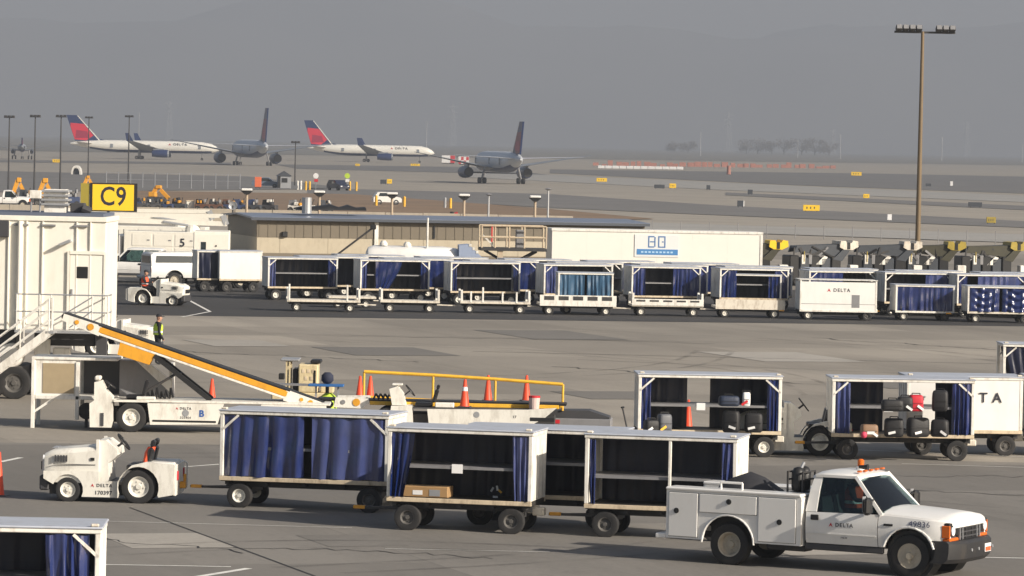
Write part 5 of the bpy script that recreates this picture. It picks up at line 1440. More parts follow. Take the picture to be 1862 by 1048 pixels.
# gable end (-X)
MB().box(-.035, -.003, .0, DB, 2.22, HB - .001).build('gable_upper_siding', BRNW, t); MB().box(-.035, -.003, 0, DB, 0, 1.34).build('gable_lower_siding', BRNW, t)
MB().prism([(0, HB), (DB, HB), (DB/2, HB + .14)], 0, .12, 'yz').build('gable', BRNW, t)
for (y0_, y1_) in ((-.35, DB/2), (DB/2, DB + .35)):
    za, zb_ = (HB - .0, HB + .15) if y0_ < 0 else (HB + .15, HB - .02)
    v = [(-.4, y0_, za), (LB + .2, y0_, za), (LB + .2, y1_, zb_), (-.4, y1_, zb_)]
    MB().loft([v, [(x, y, z + .10) for x, y, z in v]]).build('roof_slope', BLUR, t)
MB().box(-.42, LB + .2, -.42, -.355, HB - .08, HB + .08).build('gutter', mat('dark_gutter', (.06, .07, .09), .5), t)
for xx in (6.7,): MB().box(xx, xx + .22, -.12, -.032, .1, HB - .1).build('downpipe', WHITE, t)
MB().box(10.1, 10.2, -.10, -.032, 2.3, 3.0).build('wall_light', BLACK, t); MB().box(1.4, 1.7, -.22, -.032, 2.25, 2.55, .03).build('wall_light', BLACK, t)
MB().cyl((3.2, 2, HB + .3), (3.2, 2, HB + 1.2), .28, n=12).build('roof_vent', GALV, t)
t2 = thing('dark_tarp', 'black tarp lying on the shed roof', 'tarp', A + Matrix.Rotation(yawB, 3, 'Z') @ Vector((4.7, 2.8, HB + .50)), yawB)
V = []
for i in range(9):
    x = -2.0 + i*.5; h = .12 + .28 * abs(math.sin(i*1.3)) * (1 - abs(i-4.5)/6)
    V.append([(x, -.6*math.cos(a*math.pi/6), h*math.sin(a*math.pi/6)) for a in range(7)])
MB().loft(V).build('tarp', BLACK, t2, smooth=50)

# ------------------------------------------------------------------ office trailer
sT = 34.0
A = G(1001, 261 + sT*7.8 - 1); yT = R(6)
t = thing('office_trailer', 'long white trailer box with a pale blue company panel', 'trailer', A, yT)
LT, HT = 11.45, 3.22
MB().box(0, LT, 0, 2.6, .45, HT, .03).build('trailer_body', mat('trailer_white', (.80, .77, .71), .45, var=.03), t)
MB().box(-.02, LT + .03, -.04, 2.64, HT - .12, HT + .02, .02).build('roof_rim', WHITE, t)
for i in range(1, 6): MB().box(i*LT/6 - .008, i*LT/6 + .008, -.004, -.001, .5, HT - .13).build('seam', WHITE, t)
MB().box(LT - .12, LT + .02, -.03, .1, .46, HT - .14).build('corner_post', WHITE, t)
pn = MB().box(4.5, 6.9, -.035, -.0125, HT - 1.42, HT - .22).build('sign_panel', mat('pale_panel', (.72, .74, .74), .5), t)
f = MB()
cx, cz, h = 5.7, HT - .60, .62
for s_ in (-1, 1):
    x0 = cx + s_*.27
    f.box(x0 - .20, x0 - .135, -.045, -.036, cz - h/2, cz + h/2); f.box(x0 + .135, x0 + .20, -.045, -.036, cz - h/2 + (.05 if s_ < 0 else 0), cz + h/2 - (.05 if s_ < 0 else 0))
    f.box(x0 - .134, x0 + .134, -.045, -.036, cz + h/2 - .065, cz + h/2); f.box(x0 - .134, x0 + .134, -.045, -.036, cz - h/2, cz - h/2 + .065)
    f.box(x0 - (.10 if s_ < 0 else -.01), x0 + (.134 if s_ < 0 else .10), -.045, -.036, cz - .03, cz + .03)
f.build('logo', mat('logo_blue', (.08, .18, .40), .5), pn)
MB().box(4.62, 6.85, -.045, -.036, HT - 1.30, HT - 1.0).build('blue_band', mat('band_blue', (.06, .22, .50), .5), pn)
k = MB()
for i in range(9): k.box(4.85 + i*.2, 4.98 + i*.2, -.05, -.0455, HT - 1.20, HT - 1.11)
k.build('band_print', mat('pale_print', (.4, .6, .8), .5), pn)['kind'] = 'stuff'
for xx in (2.2, 8.8, 9.8):
    for yy in (.25, 2.35): wheel(t, xx, yy, .42, .25, -1)

# ------------------------------------------------------------------ scissor lift platform
A = G(870, 258 + 34.5*7.8); sS = 34.5
t = thing('platform_lift', 'scissor platform lift with tan railings between the shed and the trailer', 'platform lift', A, R(5))
zz = lambda py, px: 7.8 - (py - 240 - .021*px) / sS
zd = 2.25
MB().box(.0, 3.5, -.9, .9, zd - .16, zd, .01).build('platform', STEEL, t)
TANR = mat('tan_railing', (.50, .42, .30), .5, var=.15, dirt=(.3, .05, .03), damt=.5, dscale=3)
for yy in (-.85, .85):
    for z in (zd + .55, zd + 1.15): MB().cyl((.05, yy, z), (3.45, yy, z), .05, n=6).build('rail', TANR, t)
    for xx in (.05, .75, 1.5, 2.3, 3.45): MB().cyl((xx, yy, zd), (xx, yy, zd + 1.15), .05, n=6).build('rail_post', TANR, t)
MB().box(1.9, 2.3, -.4, .1, zd, zd + .95, .03).build('control_box', GREY, t); MB().box(.55, .62, -.88, -.80, zd + .3, zd + 1.2).build('red_post', RED, t)
MB().beam((.1, -.3, zd + .7), (.7, -.3, zd + .1), .08).build('diagonal_brace', WHITE, t)
for yy in (-.5, .5):
    MB().beam((.3, yy, .55), (3.0, yy, zd - .17), .12).build('scissor_arm', STEEL, t); MB().beam((3.0, yy, .55), (.3, yy, zd - .17), .12).build('scissor_arm', STEEL, t)
MB().box(.1, 3.4, -.8, .8, .3, .55, .02).build('base', STEEL, t); MB().box(.9, 1.2, -.82, -.6, .55, zd - .17).build('mast', TANR, t)
for xx in (.5, 3.0):
    for yy in (-1, 1): wheel(t, xx, yy*.75, .3, .2, yy)

# ------------------------------------------------------------------ white tank truck in front of the shed
A = G(664, 254 + 36*7.8); sK = 36.0
t = thing('tank_truck', 'white de-icing tank truck with a raised dark nozzle boom before the shed', 'truck', A, R(3))
V = []
for x, r_, in ((0, .55), (.12, .80), (.4, .9), (3.9, .9), (4.6, .82), (5.0, .5)):
    V.append([(x, 1.0 + 1.05*r_*math.copysign(abs(math.cos(a*math.pi/8))**.7, math.cos(a*math.pi/8)), 1.55 + r_*math.copysign(abs(math.sin(a*math.pi/8))**.7, math.sin(a*math.pi/8))) for a in range(16)])
MB().loft(V).build('tank', WHITE_CLEAN, t, smooth=40)
MB().box(0, 6.0, .4, 1.6, .5, .75).build('chassis', STEEL, t)
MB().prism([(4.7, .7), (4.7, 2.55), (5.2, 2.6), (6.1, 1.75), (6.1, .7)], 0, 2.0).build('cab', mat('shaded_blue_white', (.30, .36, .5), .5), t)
for i in range(3): MB().prism([(5.2 + i*.18, 2.62 - i*.17), (5.32 + i*.18, 2.62 - i*.17), (5.32 + i*.18, 2.5 - i*.17), (5.2 + i*.18, 2.5 - i*.17)], -.02, .6).build('step', WHITE, t)
for (xx, z) in ((.9, 2.50), (2.1, 2.46)): MB().lathe([(.2, 0), (.2, .12), (.1, .25)], (xx, .7, z - .05), 'z', 12).build('hatch', WHITE, t)
MB().cyl((-1.5, .5, 1.9), (.35, .5, 3.35), .05, n=8).build('nozzle_boom', STEEL, t); MB().box(.2, .5, .4, .6, 3.25, 3.5, .04).build('nozzle', BLACK, t)
MB().box(-1.7, .1, .3, .8, 1.7, 2.0, .02).build('boom_base', STEEL, t); MB().box(-1.5, -1.2, .3, .8, .0, 1.7).build('boom_mast', STEEL, t)
MB().cyl((3.1, .4, 2.4), (3.1, .4, 3.9), .05, n=8).build('light_mast', WHITE, t)
for xx in (.8, 1.8, 5.2):
    for yy in (.15, 1.85): wheel(t, xx, yy, .45, .28, -1)

# ------------------------------------------------------------------ dark parked conveyor loaders on the right
OLIVE = mat('olive_yellow', (.36, .27, .04), .55, var=.15, dirt=(.1, .08, .03), damt=.5)
SLATE = mat('slate_paint', (.045, .052, .064), .55, var=.2)
DK = mat('dark_olive', (.04, .037, .02), .6, var=.3)
def parked_loader(px, label, head, body, py=522):
    A = G(px, py)
    _r = random.Random(px)
    t = thing('conveyor_loader', label, 'conveyor loader', A, R(8 + _r.uniform(-7, 7)), 'dark conveyor loaders parked beyond the carts')
    for i in range(5):
        MB().box(-3.3 + i*.62, -2.74 + i*.62, 0, 1.5, .35 + .04*(i % 2), 1.75 - .12*(i % 2), .05).build('battery_module', SLATE if i % 2 else BLACK, t)
    MB().box(-3.4, .2, .1, 1.4, .3, .6).build('chassis', STEEL, t)
    for i in range(7): MB().beam((_r.uniform(-2.9, -.3), _r.uniform(0, .3), 1.5), (_r.uniform(-2.9, -.3), _r.uniform(0, .3), _r.uniform(1.9, 2.3)), _r.uniform(.05, .16)).build('linkage', _r.choice((BLACK, STEEL, GREY)), t)
    for yy in (.2, 1.3):
        MB().prism([(-3.0, 1.9), (-2.85, 2.30), (.0, 2.42), (.55, 2.55), (.6, 2.30), (.3, 2.05), (-.4, 1.55), (-.9, 1.45), (-.8, 1.75), (-2.6, 1.95)], yy-.08, yy+.08).build('conveyor_side', body, t)
    MB().prism([(-2.9, 2.15), (-2.85, 2.25), (.45, 2.48), (.45, 2.38)], .281, 1.219).build('belt', BLACK, t)
    MB().prism([(-.75, 1.55), (.1, 2.36), (.42, 2.30), (-.2, 1.45)], -.02, .115).build('lift_arm', body, t)
    hd = MB().prism([(-.35, 2.25), (-.30, 2.60), (.0, 2.62), (.05, 2.50), (.35, 2.50), (.42, 2.64), (.72, 2.60), (.75, 2.28), (.4, 2.10), (-.1, 2.12)], -.05, 1.55).build('head', head, t)
    MB().box(.08, .26, -.07, -.051, 2.14, 2.52).build('head_notch', BLACK, hd)
    MB().prism([(-1.75, 1.25), (-1.25, 1.75), (-1.05, 1.68), (-1.3, 1.25)], .0, .1).build('white_fairing', WHITE, t)
    for xx in (-2.6, -2.2): MB().box(xx, xx + .22, -.02, .2, 1.25, 1.8, .03).build('control_pod', WHITE if xx < -2.4 else GREY, t)
    MB().beam((-3.1, .1, .9), (-3.0, .1, 2.2), .08).build('post', STEEL, t); MB().beam((-2.2, .1, 1.2), (-2.0, .1, 2.1), .06).build('post', STEEL, t)
    MB().box(.25, .75, -.1, .5, .75, 1.25, .03).build('step_box', WHITE, t)
    MB().box(.5, 1.1, .0, 1.2, .35, .85, .05).build('tow_gear', BLACK, t)
    MB().cyl((-2.45, -.02, 1.4), (-2.45, -.02, 2.0), .03, n=6).build('yellow_grip', OLIVE, t)
    for xx in (-2.7, -.2):
        for yy in (.2, 1.3): wheel(t, xx, yy, .35, .25, -1)
    return t
parked_loader(1408, 'dark conveyor loader with a yellow head next to the white trailer', SIGNY, DK)
parked_loader(1536, 'slate conveyor loader with a white head, second from the trailer', RUSTW, SLATE)
parked_loader(1652, 'slate conveyor loader with a white head beside the light pole', RUSTW, SLATE)
parked_loader(1732, 'dark conveyor loader with an olive head right of the light pole', OLIVE, DK)
parked_loader(1846, 'dark conveyor loader with an olive head at the picture edge', OLIVE, DK)

# ------------------------------------------------------------------ airliners
PW = mat('airliner_white', (.82, .80, .74), .35, var=.03)
PN = mat('airliner_navy', (.012, .03, .11), .35, var=.1)
PR = mat('tail_red', (.62, .02, .05), .4)
PR2 = mat('tail_dark_red', (.32, .01, .05), .4)
PG = mat('airliner_grey', (.24, .26, .29), .45, var=.08)
PW_SHADE = mat('airliner_shaded_white', (.55, .58, .63), .4, var=.05)  # white paint with the grey-blue of its shaded flank put in
PR_SHADE = mat('tail_shaded_red', (.20, .02, .04), .4)  # tail red dulled in colour for the shaded end-on jets
def airliner(label, loc, rz, L=47.3, D=3.8, span=38.0, tail=13.6, ey=6.5, eng=1.25, winglet=True, lettering=True, group='airliners out on the taxiways', body=None, red=None):
    body = body or PW; red = red or PR
    t = thing('airliner', label, 'airplane', loc, rz, group)
    zc = D*.5 + 2.15
    n = 20
    def ring(x, r, dz=0.0, k=1.0): return [(x, r*k*math.cos(2*math.pi*a/n), zc + dz + r*k*math.sin(2*math.pi*a/n)) for a in range(n)]
    R_ = D/2; h = L/2
    st = [(-h, .12, .30), (-h+.04*L, .32, .27), (-h+.13*L, .66, .17), (-h+.24*L, .93, .04), (-h+.32*L, 1, 0), (h-.17*L, 1, 0), (h-.10*L, .95, -.02), (h-.05*L, .74, -.10), (h-.02*L, .45, -.2), (h, .08, -.3)]
    MB().loft([ring(x, R_*r, R_*d) for x, r, d in st]).build('fuselage', body, t, smooth=50)
    secs = []
    for x, r, d in st[2:8]:
        secs.append([(x, R_*r*1.006*math.cos(a), zc + R_*d + R_*r*1.006*math.sin(a)) for a in [math.pi*(1.20 + .60*i/10) for i in range(11)]])
    MB().loft(secs, cap=False, closed=False).build('belly_paint', PN, t, smooth=50)
    for sy in (-1, 1):
        def plane_surf(nm, root, tip, y0, y1, z0, z1, th, m):
            (xa, ca), (xb, cb) = root, tip
            V = []
            for (xr, c, y, z, k) in ((xa, ca, y0, z0, 1), (xb, cb, y1, z1, .6)):
                V.append([(xr, y, z), (xr - c*.3, y, z + th*k*c*.5), (xr - c, y, z), (xr - c*.4, y, z - th*k*c*.4)])
            return MB().loft(V).build(nm, m, t)
        w = plane_surf('wing', (h - .36*L, .17*L), (h - .36*L - .19*L, .045*L), sy*R_*.8, sy*span/2, zc - R_*.62, zc + .045*span, .10, PG)
        if winglet:
            xt = h - .36*L - .19*L
            V = [[(xt, sy*span/2, zc + .045*span), (xt - .045*L, sy*span/2, zc + .045*span), (xt - .045*L, sy*(span/2 - .12), zc + .045*span), (xt, sy*(span/2-.12), zc + .045*span)],
                 [(xt - .03*L, sy*(span/2 + .5), zc + .045*span + 2.5), (xt - .055*L, sy*(span/2 + .5), zc + .045*span + 2.5), (xt - .055*L, sy*(span/2 + .42), zc + .045*span + 2.5), (xt - .03*L, sy*(span/2 + .42), zc + .045*span + 2.5)]]
            MB().loft(V).build('winglet', PN, w)
        plane_surf('stabiliser', (-h + .155*L, .10*L), (-h + .075*L, .04*L), sy*.3, sy*.19*span*2*.95, zc + R_*.35, zc + R_*.35 + .5, .09, body)
        ex = h - .36*L - .02*L; ez = zc - R_*.62 - eng*.75
        e = MB().lathe([(eng*.80, -2.9), (eng*.92, -1.6), (eng*1.0, .2), (eng*1.0, 1.7), (eng*.90, 2.3)], (ex, sy*ey, ez), 'x', 20).build('engine', PN, t, smooth=40)
        MB().lathe([(eng*.84, 2.28), (eng*.84, 2.34)], (ex, sy*ey, ez), 'x', 20).build('inlet', BLACK, e)
        MB().lathe([(eng*.72, -2.96), (eng*.72, -2.905)], (ex, sy*ey, ez), 'x', 20).build('nozzle', BLACK, e)
        MB().lathe([(eng*1.005, 2.0), (eng*.91, 2.35)], (ex, sy*ey, ez), 'x', 20).build('inlet_lip', PG, e)
        MB().box(ex - 2.6, ex + .8, sy*ey - .15, sy*ey + .15, ez + eng*.9, zc - R_*.3).build('pylon', PG, t)
        gx = -.035*L; gy = sy*D*.95
        MB().cyl((gx, gy, .9), (gx, gy*.85, zc - R_*.5), .20, n=8).build('gear_strut', GREY, t)
        for dx in (-.65, .65):
            for dy in (-.45, .45): wheel(t, gx + dx, gy + dy, .56, .42, -1, RIMD)
        wn_ = MB().box(-h + .24*L, h - .13*L, sy*R_*.992 - .012, sy*R_*.992 + .012, zc + R_*.16, zc + R_*.26)
        if False: wn_.build('window_row', PN, t)
        for k in range(3):
            dx = (h - .14*L, 0.02*L, -h + .27*L)[k]
            MB().box(dx, dx + .9, sy*R_*.985 - .03, sy*R_*.985 + .03, zc - R_*.25, zc + R_*.35, .02).build('cabin_door', PG, t)
    gx = h - .115*L
    MB().cyl((gx, 0, .5), (gx, 0, zc - R_*.7), .14, n=8).build('nose_gear', GREY, t)
    for dy in (-.25, .25): wheel(t, gx, dy, .42, .26, -1, RIMD)
    MB().loft([[(h - .052*L, -R_*.60, zc + R_*.28), (h - .052*L, R_*.60, zc + R_*.28), (h - .060*L, R_*.60, zc + R_*.28), (h - .060*L, -R_*.60, zc + R_*.28)],
               [(h - .072*L, -R_*.55, zc + R_*.56), (h - .072*L, R_*.55, zc + R_*.56), (h - .085*L, R_*.55, zc + R_*.56), (h - .085*L, -R_*.55, zc + R_*.56)]]).build('cockpit_window', BLACK, t)
    # fin: navy with a red wedge
    zb = zc + R_*.75; H_ = tail - zb
    xr, xt = -h + .205*L, -h + .045*L
    cr, ct = .175*L, .075*L
    def fp(u, v):
        """u chordwise from the leading edge, v up the fin"""
        return (xr + (xt - xr)*v - u*(cr + (ct - cr)*v), zb + H_*v)
    fin = MB().prism([fp(0, 0), fp(0, 1), fp(1, 1), fp(1, 0)], -.16, .16).build('fin', PN, t)
    MB().prism([fp(0.0, .0), fp(.0, .99), fp(.08, .99), fp(.06, .0)], -.19, .19).build('fin_leading_edge', PW, t)
    MB().prism([fp(.10, .22), fp(.10, .66), fp(.9, .70), fp(.99, .55), fp(.99, .05), fp(.55, .02)], -.18, .18).build('red_wedge', red, fin)
    MB().prism([fp(.35, .12), fp(.25, .38), fp(.75, .42), fp(.95, .10)], -.20, .20).build('dark_red_wedge', PR2, fin)
    MB().prism([fp(-.35, 0), fp(.0, .10), fp(.1, 0)], -.14, .14).build('dorsal_fin', PN, t)
    if lettering:
        for sy, rt in ((-1, FRONT), (1, (math.pi/2, 0, math.pi))):
            delta(t, (h - .26*L, sy*(R_*.95 + .02), zc + R_*.42), 1.25, rt)
    return t
airliner('white airliner with red and blue tail, leftmost, broadside on the taxiway', G(263, 290), R(1), L=47.3)
airliner('white airliner with red and blue tail, broadside right of the end-on jet', G(674, 295), R(1), L=44.0, tail=14.0)
airliner('airliner seen from behind between the two broadside jets', G(457, 301), R(103), L=48.0, D=4.9, span=46.0, tail=15.7, ey=7.8, eng=1.5, winglet=False, lettering=False, body=PW_SHADE, red=PR_SHADE)
airliner('airliner seen from behind, nearest of the taxiing jets', G(909, 334), R(102), L=38.0, D=3.95, span=34.0, tail=11.7, ey=5.7, eng=1.15, winglet=False, lettering=False, body=PW_SHADE, red=PR_SHADE)
airliner('small dark jet seen end-on at the far left of the field', G(40, 290), R(96), L=20, D=2.4, span=17, tail=6.2, ey=2.7, eng=.6, winglet=False, lettering=False, body=PG)

# ------------------------------------------------------------------ light masts
def mast(label, px, py, ytop, head=3, r_=.13, group='thin light masts across the airfield', m=None, lw=.5):
    A = G(px, py); s_ = FPX / A.y
    h = (py - ytop) / s_
    t = thing('light_mast', label, 'light mast', A, R(random.uniform(-6, 6)), group)
    MB().cyl((0, 0, 0), (0, 0, h), r_, r_*.6, n=8).build('pole', m or STEEL, t)
    MB().beam((-lw*head*.5, 0, h), (lw*head*.5, 0, h), .12).build('crossarm', STEEL, t)
    for i in range(head):
        x = (i - (head-1)/2) * lw
        MB().box(x - lw*.4, x + lw*.4, -.3, .25, h - .05, h + .28, .04).build('floodlight', STEEL, t)
    return t
for i, (px, py, yt) in enumerate(((15, 345, 214), (62, 346, 213), (109, 347, 213), (160, 322, 215), (233, 330, 213), (536, 338, 260))):
    mast(('thin dark light mast at the picture edge, first of the left group', 'thin dark light mast, second of the left group', 'thin dark light mast just left of the red tail',
          'thin light mast rising behind the red tail fin', 'pale light mast in front of the leftmost white airliner', 'short light mast beside the guard hut')[i], px, py, yt, 3)
# tall apron mast
A = G(1667, 512); s_ = FPX / A.y; h = (512 - 58) / s_
t = thing('floodlight_mast', 'tall rust-brown floodlight mast with two banks of lamps', 'light mast', A, R(3))
MB().cyl((0, 0, 0), (0, 0, h), .17, .10, n=12).build('pole', mat('weathered_brown_steel', (.17, .12, .065), .6, var=.15, vscale=.6), t, smooth=50)
MB().beam((-1.7, 0, h - .05), (1.95, 0, h - .05), .12).build('crossarm', STEEL, t)
for x in (-1.45, -1.05, -.65, -.25, .95, 1.35, 1.75):
    f_ = MB(Matrix.Translation((x, -.1, h + .12)) @ Matrix.Rotation(R(-25), 4, 'X')); f_.box(-.18, .18, -.3, .2, -.14, .18, .04); o = f_.build('floodlight', STEEL, t)
    MB(Matrix.Translation((x, -.1, h + .12)) @ Matrix.Rotation(R(-25), 4, 'X')).box(-.15, .15, -.315, -.301, -.11, .15).build('lens', GREY, o)
MB().cyl((0, 0, 0), (0, 0, .5), .35, .3, n=12).build('base', CREAM, t)

# short lamp posts along the concrete wall
for i, (px, yt) in enumerate(((447, 343), (579, 347), (711, 350), (842, 353), (971, 356))):
    yh = 240 + .021*px; s_ = 26.0; A = G(px, yh + s_*7.8); h = 7.8 - (yt + 4 - yh) / s_
    t = thing('lamp_post', ('short lamp post with white lamp head above the shed gable', 'short lamp post with white lamp head over the shed roof tarp', 'short lamp post before the far white truck', 'short lamp post right of the yellow bollards', 'short lamp post behind the platform lift')[i], 'lamp post', A, R(2), 'short lamp posts behind the shed')
    MB().cyl((0, 0, 0), (0, 0, h - .25), .09, n=8).build('post', mat('tan_post', (.42, .33, .24), .6), t)
    MB().prism([(-.15, h - .25), (-.45, h + .0), (.45, h + .0), (.15, h - .25)], -.3, .3).build('lamp_housing', BLACK, t)
    MB().box(-.38, .38, -.45, .45, h + .001, h + .16, .04).build('lamp_head', WHITE_CLEAN, t)
for px, yt, yb in ((887, 357, 412), (995, 347, 415)):
    A = G(px, 240 + .021*px + 24*7.8); h = 7.8 - (yt - 240 - .021*px) / 24
    t = thing('pole', 'thin pale pole behind the shed roof' if px < 900 else 'thin pale pole left of the trailer roof', 'pole', A)
    MB().cyl((0, 0, 0), (0, 0, h), .09, .07, n=8).build('shaft', GALV, t); MB().lathe([(.05, 0), (.28, .12), (.05, .22)], (0, 0, h), 'z', 10).build('cap', GREY, t)
# dish on a post
A = G(422, 249 + 27*7.8)
t = thing('dish_antenna', 'round grey dish on a post above the shed gable', 'dish', A)
hh = 7.8 - (374 - 249) / 27
MB().cyl((0, 0, 0), (0, 0, hh), .06, n=8).build('post', STEEL, t); MB().lathe([(.05, .06), (.22, .05), (.29, -.02), (.28, -.03), (.2, .02), (.05, .04)], (0, -.05, hh), 'y', 18).build('dish', GALV, t, smooth=40)

# ------------------------------------------------------------------ concrete barrier wall
t = thing('concrete_wall', 'long pale concrete panel wall behind the shed and trucks', 'wall', (0, 0, 0))
CW = mat('wall_concrete', (.42, .37, .30), .85, var=.1, vscale=.8, dirt=(.22, .19, .15), damt=.5)
dW = FPX / 20.0
x = G(-60, 240 + 156).x
while x < G(1010, 261 + 156).x:
    MB().box(x + .02, x + 3.38, dW, dW + .25, .0, 1.22 + random.uniform(-.02, .02), .02).build('panel', CW, t)
    x += 3.42
# ------------------------------------------------------------------ airfield signs and markers
k_ = [0]
def field_sign(label, px, py, w, h, m, side=None):
    A = G(px, py); s_ = FPX / A.y; W2, H2 = w / s_ / 2, h / s_
    t = thing('airfield_sign', label, 'sign', A, R(2), 'small signs along the taxiways')
    MB().box(-W2, W2, -.12, .12, H2*.18, H2, .02).build('sign_box', m, t)
    if m in (SIGNY, OLIVE): 
        k = MB()
        for i in range(3): k.box(-W2*.6 + i*W2*.45, -W2*.6 + i*W2*.45 + W2*.13, -.13, -.121, H2*.45, H2*.75)
        k.build('print', DGREY, t)
    if side: MB().box(W2 + .01, W2 + .3*W2, -.12, .12, H2*.18, H2).build('side_panel', side, t)
    for sx in (-1, 1): MB().box(sx*W2*.7 - .04, sx*W2*.7 + .04, -.04, .04, 0, H2*.18).build('leg', STEEL, t)
for a in (('yellow airfield sign on the near edge of the dark taxiway', 1475, 386, 30, 13, SIGNY), ('small yellow sign right of the end-on jet', 1094, 332, 19, 8, SIGNY),
    ('square yellow sign next to a dark sign back', 1223, 344, 12, 10, SIGNY), ('dark sign back next to the square yellow sign', 1199, 344, 19, 8, SLATE),
    ('tiny dark marker box on the tan taxiway', 1288, 346, 7, 9, SLATE), ('dark marker box with a white side panel', 1346, 378, 11, 13, SLATE, PAPER),
    ('dark marker box just above the white-sided one', 1364, 355, 9, 10, SLATE), ('small yellow sign beyond the large yellow sign', 1575, 362, 11, 9, SIGNY),
    ('pale yellow sign far out on the dark runway', 1557, 321, 19, 8, SIGNY), ('low dark sign right of the floodlight mast', 1773, 378, 25, 10, SLATE),
    ('square olive sign near the picture edge', 1802, 408, 17, 13, OLIVE), ('small white marker pair left of the floodlight mast', 1617, 403, 8, 13, PAPER),
    ('dark sign back beside a small yellow sign, mid field', 697, 336, 11, 9, SLATE), ('small yellow sign beside a dark sign back, mid field', 708, 336, 9, 10, SIGNY),
    ('thin white marker right of the floodlight mast', 1730, 340, 5, 10, PAPER), ('small dark marker right of the floodlight mast', 1688, 340, 10, 6, SLATE),
    ('yellow sign below the leftmost airliner tail', 103, 297, 15, 7, SIGNY), ('low yellow strip sign under the second white airliner', 755, 303, 17, 5, SIGNY), ('tiny yellow sign under the second airliner engine', 650, 303, 8, 5, SIGNY)):
    field_sign(*a)
# chequered blocks
for i, (px, py, w) in enumerate(((815, 298, 24), (843, 300, 19))):
    A = G(px, py); s_ = FPX / A.y; W2 = w / s_ / 2; H2 = 15 / s_
    t = thing('chequered_hut', 'red and white chequered hut beside the end-on jet' if i else 'white hut with a red end beyond the second airliner', 'hut', A, 0)
    MB().box(-W2, W2, 0, 2.5, .3, H2, .03).build('hut_body', PAPER, t)
    if i:
        for a in range(2):
            for b in range(2):
                MB().box(-W2 + (a*.5 + (.25 if b else 0))*2*W2*.98, -W2 + (a*.5 + (.25 if b else 0))*2*W2*.98 + .5*W2, -.02, -.001, .35 + b*(H2-.4)/2, .3 + (b + 1)*(H2 - .4)/2).build('red_square', RED, t)
    else: MB().box(W2*.3, W2*1.0, -.02, -.001, .31, H2 - .02).build('red_end', RED, t)
    MB().box(-W2*.9, W2*.9, .2, 2.3, 0, .3).build('base', STEEL, t)
# ------------------------------------------------------------------ guard hut and gate
A = G(517, 343); s_ = FPX / A.y
t = thing('guard_hut', 'small grey guard hut with a pointed roof at the field gate', 'hut', A, R(8))
w_ = 12 / s_
MB().box(-w_, w_, 0, 2*w_, 0, 1.9, .03).build('hut_wall', GALV, t)
MB().prism([(-w_*1.2, 1.9), (w_*1.2, 1.9), (0, 2.65)], -.15, 2*w_ + .15).build('roof', SLATE, t)
MB().box(-w_*.45, w_*.45, -.03, -.001, .9, 1.6).build('window', BLACK, t); MB().box(-w_ - .02, -w_*.6, -.02, -.001, 0, 1.9).build('corner_trim', BLACK, t)
t = thing('orange_board', 'upright orange board at the gate left of the guard hut', 'board', G(469, 344), 0)
s_ = FPX / G(469, 344).y
MB().box(-6/s_, 6/s_, -.05, .05, .3, 22/s_, .02).build('board', mat('faded_orange', (.75, .16, .06), .7), t); MB().box(-4/s_, -3/s_, -.04, .04, 0, .3).build('leg', STEEL, t); MB().box(3/s_, 4/s_, -.04, .04, 0, .3).build('leg', STEEL, t)
def small_car(label, px, py, m, L=4.4, rz=0, H=1.6, cat='car'):
    t = thing('parked_car', label, cat, G(px, py), rz)
    V = [(-L/2, .35), (-L/2, .95), (-L/2 + .12, 1.0), (-L*.36, H - .05), (-L*.28, H), (L*.10, H), (L*.24, 1.05), (L*.46, .92), (L/2, .7), (L/2, .35)]
    MB().prism(V, -.85, .85).build('body', m, t)
    for sy in (-1, 1):
        MB().prism([(-L*.33, 1.05), (-L*.28, H - .1), (L*.08, H - .1), (L*.18, 1.05)], sy*.852, sy*.86).build('window', GLASS, t)
        for xx in (-L*.3, L*.3): wheel(t, xx, sy*.78, .33, .2, sy)
    MB().box(L/2 - .02, L/2 + .02, -.75, -.45, .62, .76).build('headlight', LENS, t); MB().box(L/2 - .02, L/2 + .02, .45, .75, .62, .76).build('headlight', LENS, t)
    return t
small_car('dark blue car parked at the field gate among yellow bollards', 615, 347, mat('car_navy', (.02, .025, .05), .3), rz=R(-60))
small_car('grey blue car half hidden behind the orange board', 484, 342, mat('car_grey_blue', (.12, .16, .22), .35), rz=R(0))
small_car('white pickup-like van behind the short lamp post', 703, 373, WHITE_CLEAN, L=3.4, rz=R(10), H=1.55, cat='van')
for i, (px, yb, ht, m, lb) in enumerate(((541, 345, 15, WHITE, 'white bollard nearest the guard hut'), (547, 345, 15, WHITE, 'second white bollard by the guard hut'), (556, 346, 15, YEL, 'yellow bollard next to the white pair'),
    (563, 346, 15, YEL, 'second yellow bollard next to the white pair'), (636, 347, 16, YEL, 'yellow bollard right of the dark car'), (648, 348, 16, YEL, 'last yellow bollard right of the dark car'),
    (684, 375, 18, YEL, 'yellow bollard left of the far white van'), (735, 377, 18, YEL, 'yellow bollard right of the far white van'), (809, 379, 18, GALV, 'grey bollard in the dry grass'), (819, 380, 18, YEL, 'yellow bollard beside the grey one in the dry grass'))):
    A = G(px, yb); s_ = FPX / A.y; h = ht / s_
    t = thing('bollard', lb, 'bollard', A, 0, 'bollards by the field gate')
    MB().cyl((0, 0, 0), (0, 0, h), .16, n=10).build('post', m, t); MB().lathe([(.16, h), (.12, h + .08), (.03, h + .11)], (0,0,0), 'z', 10).build('cap', m, t)
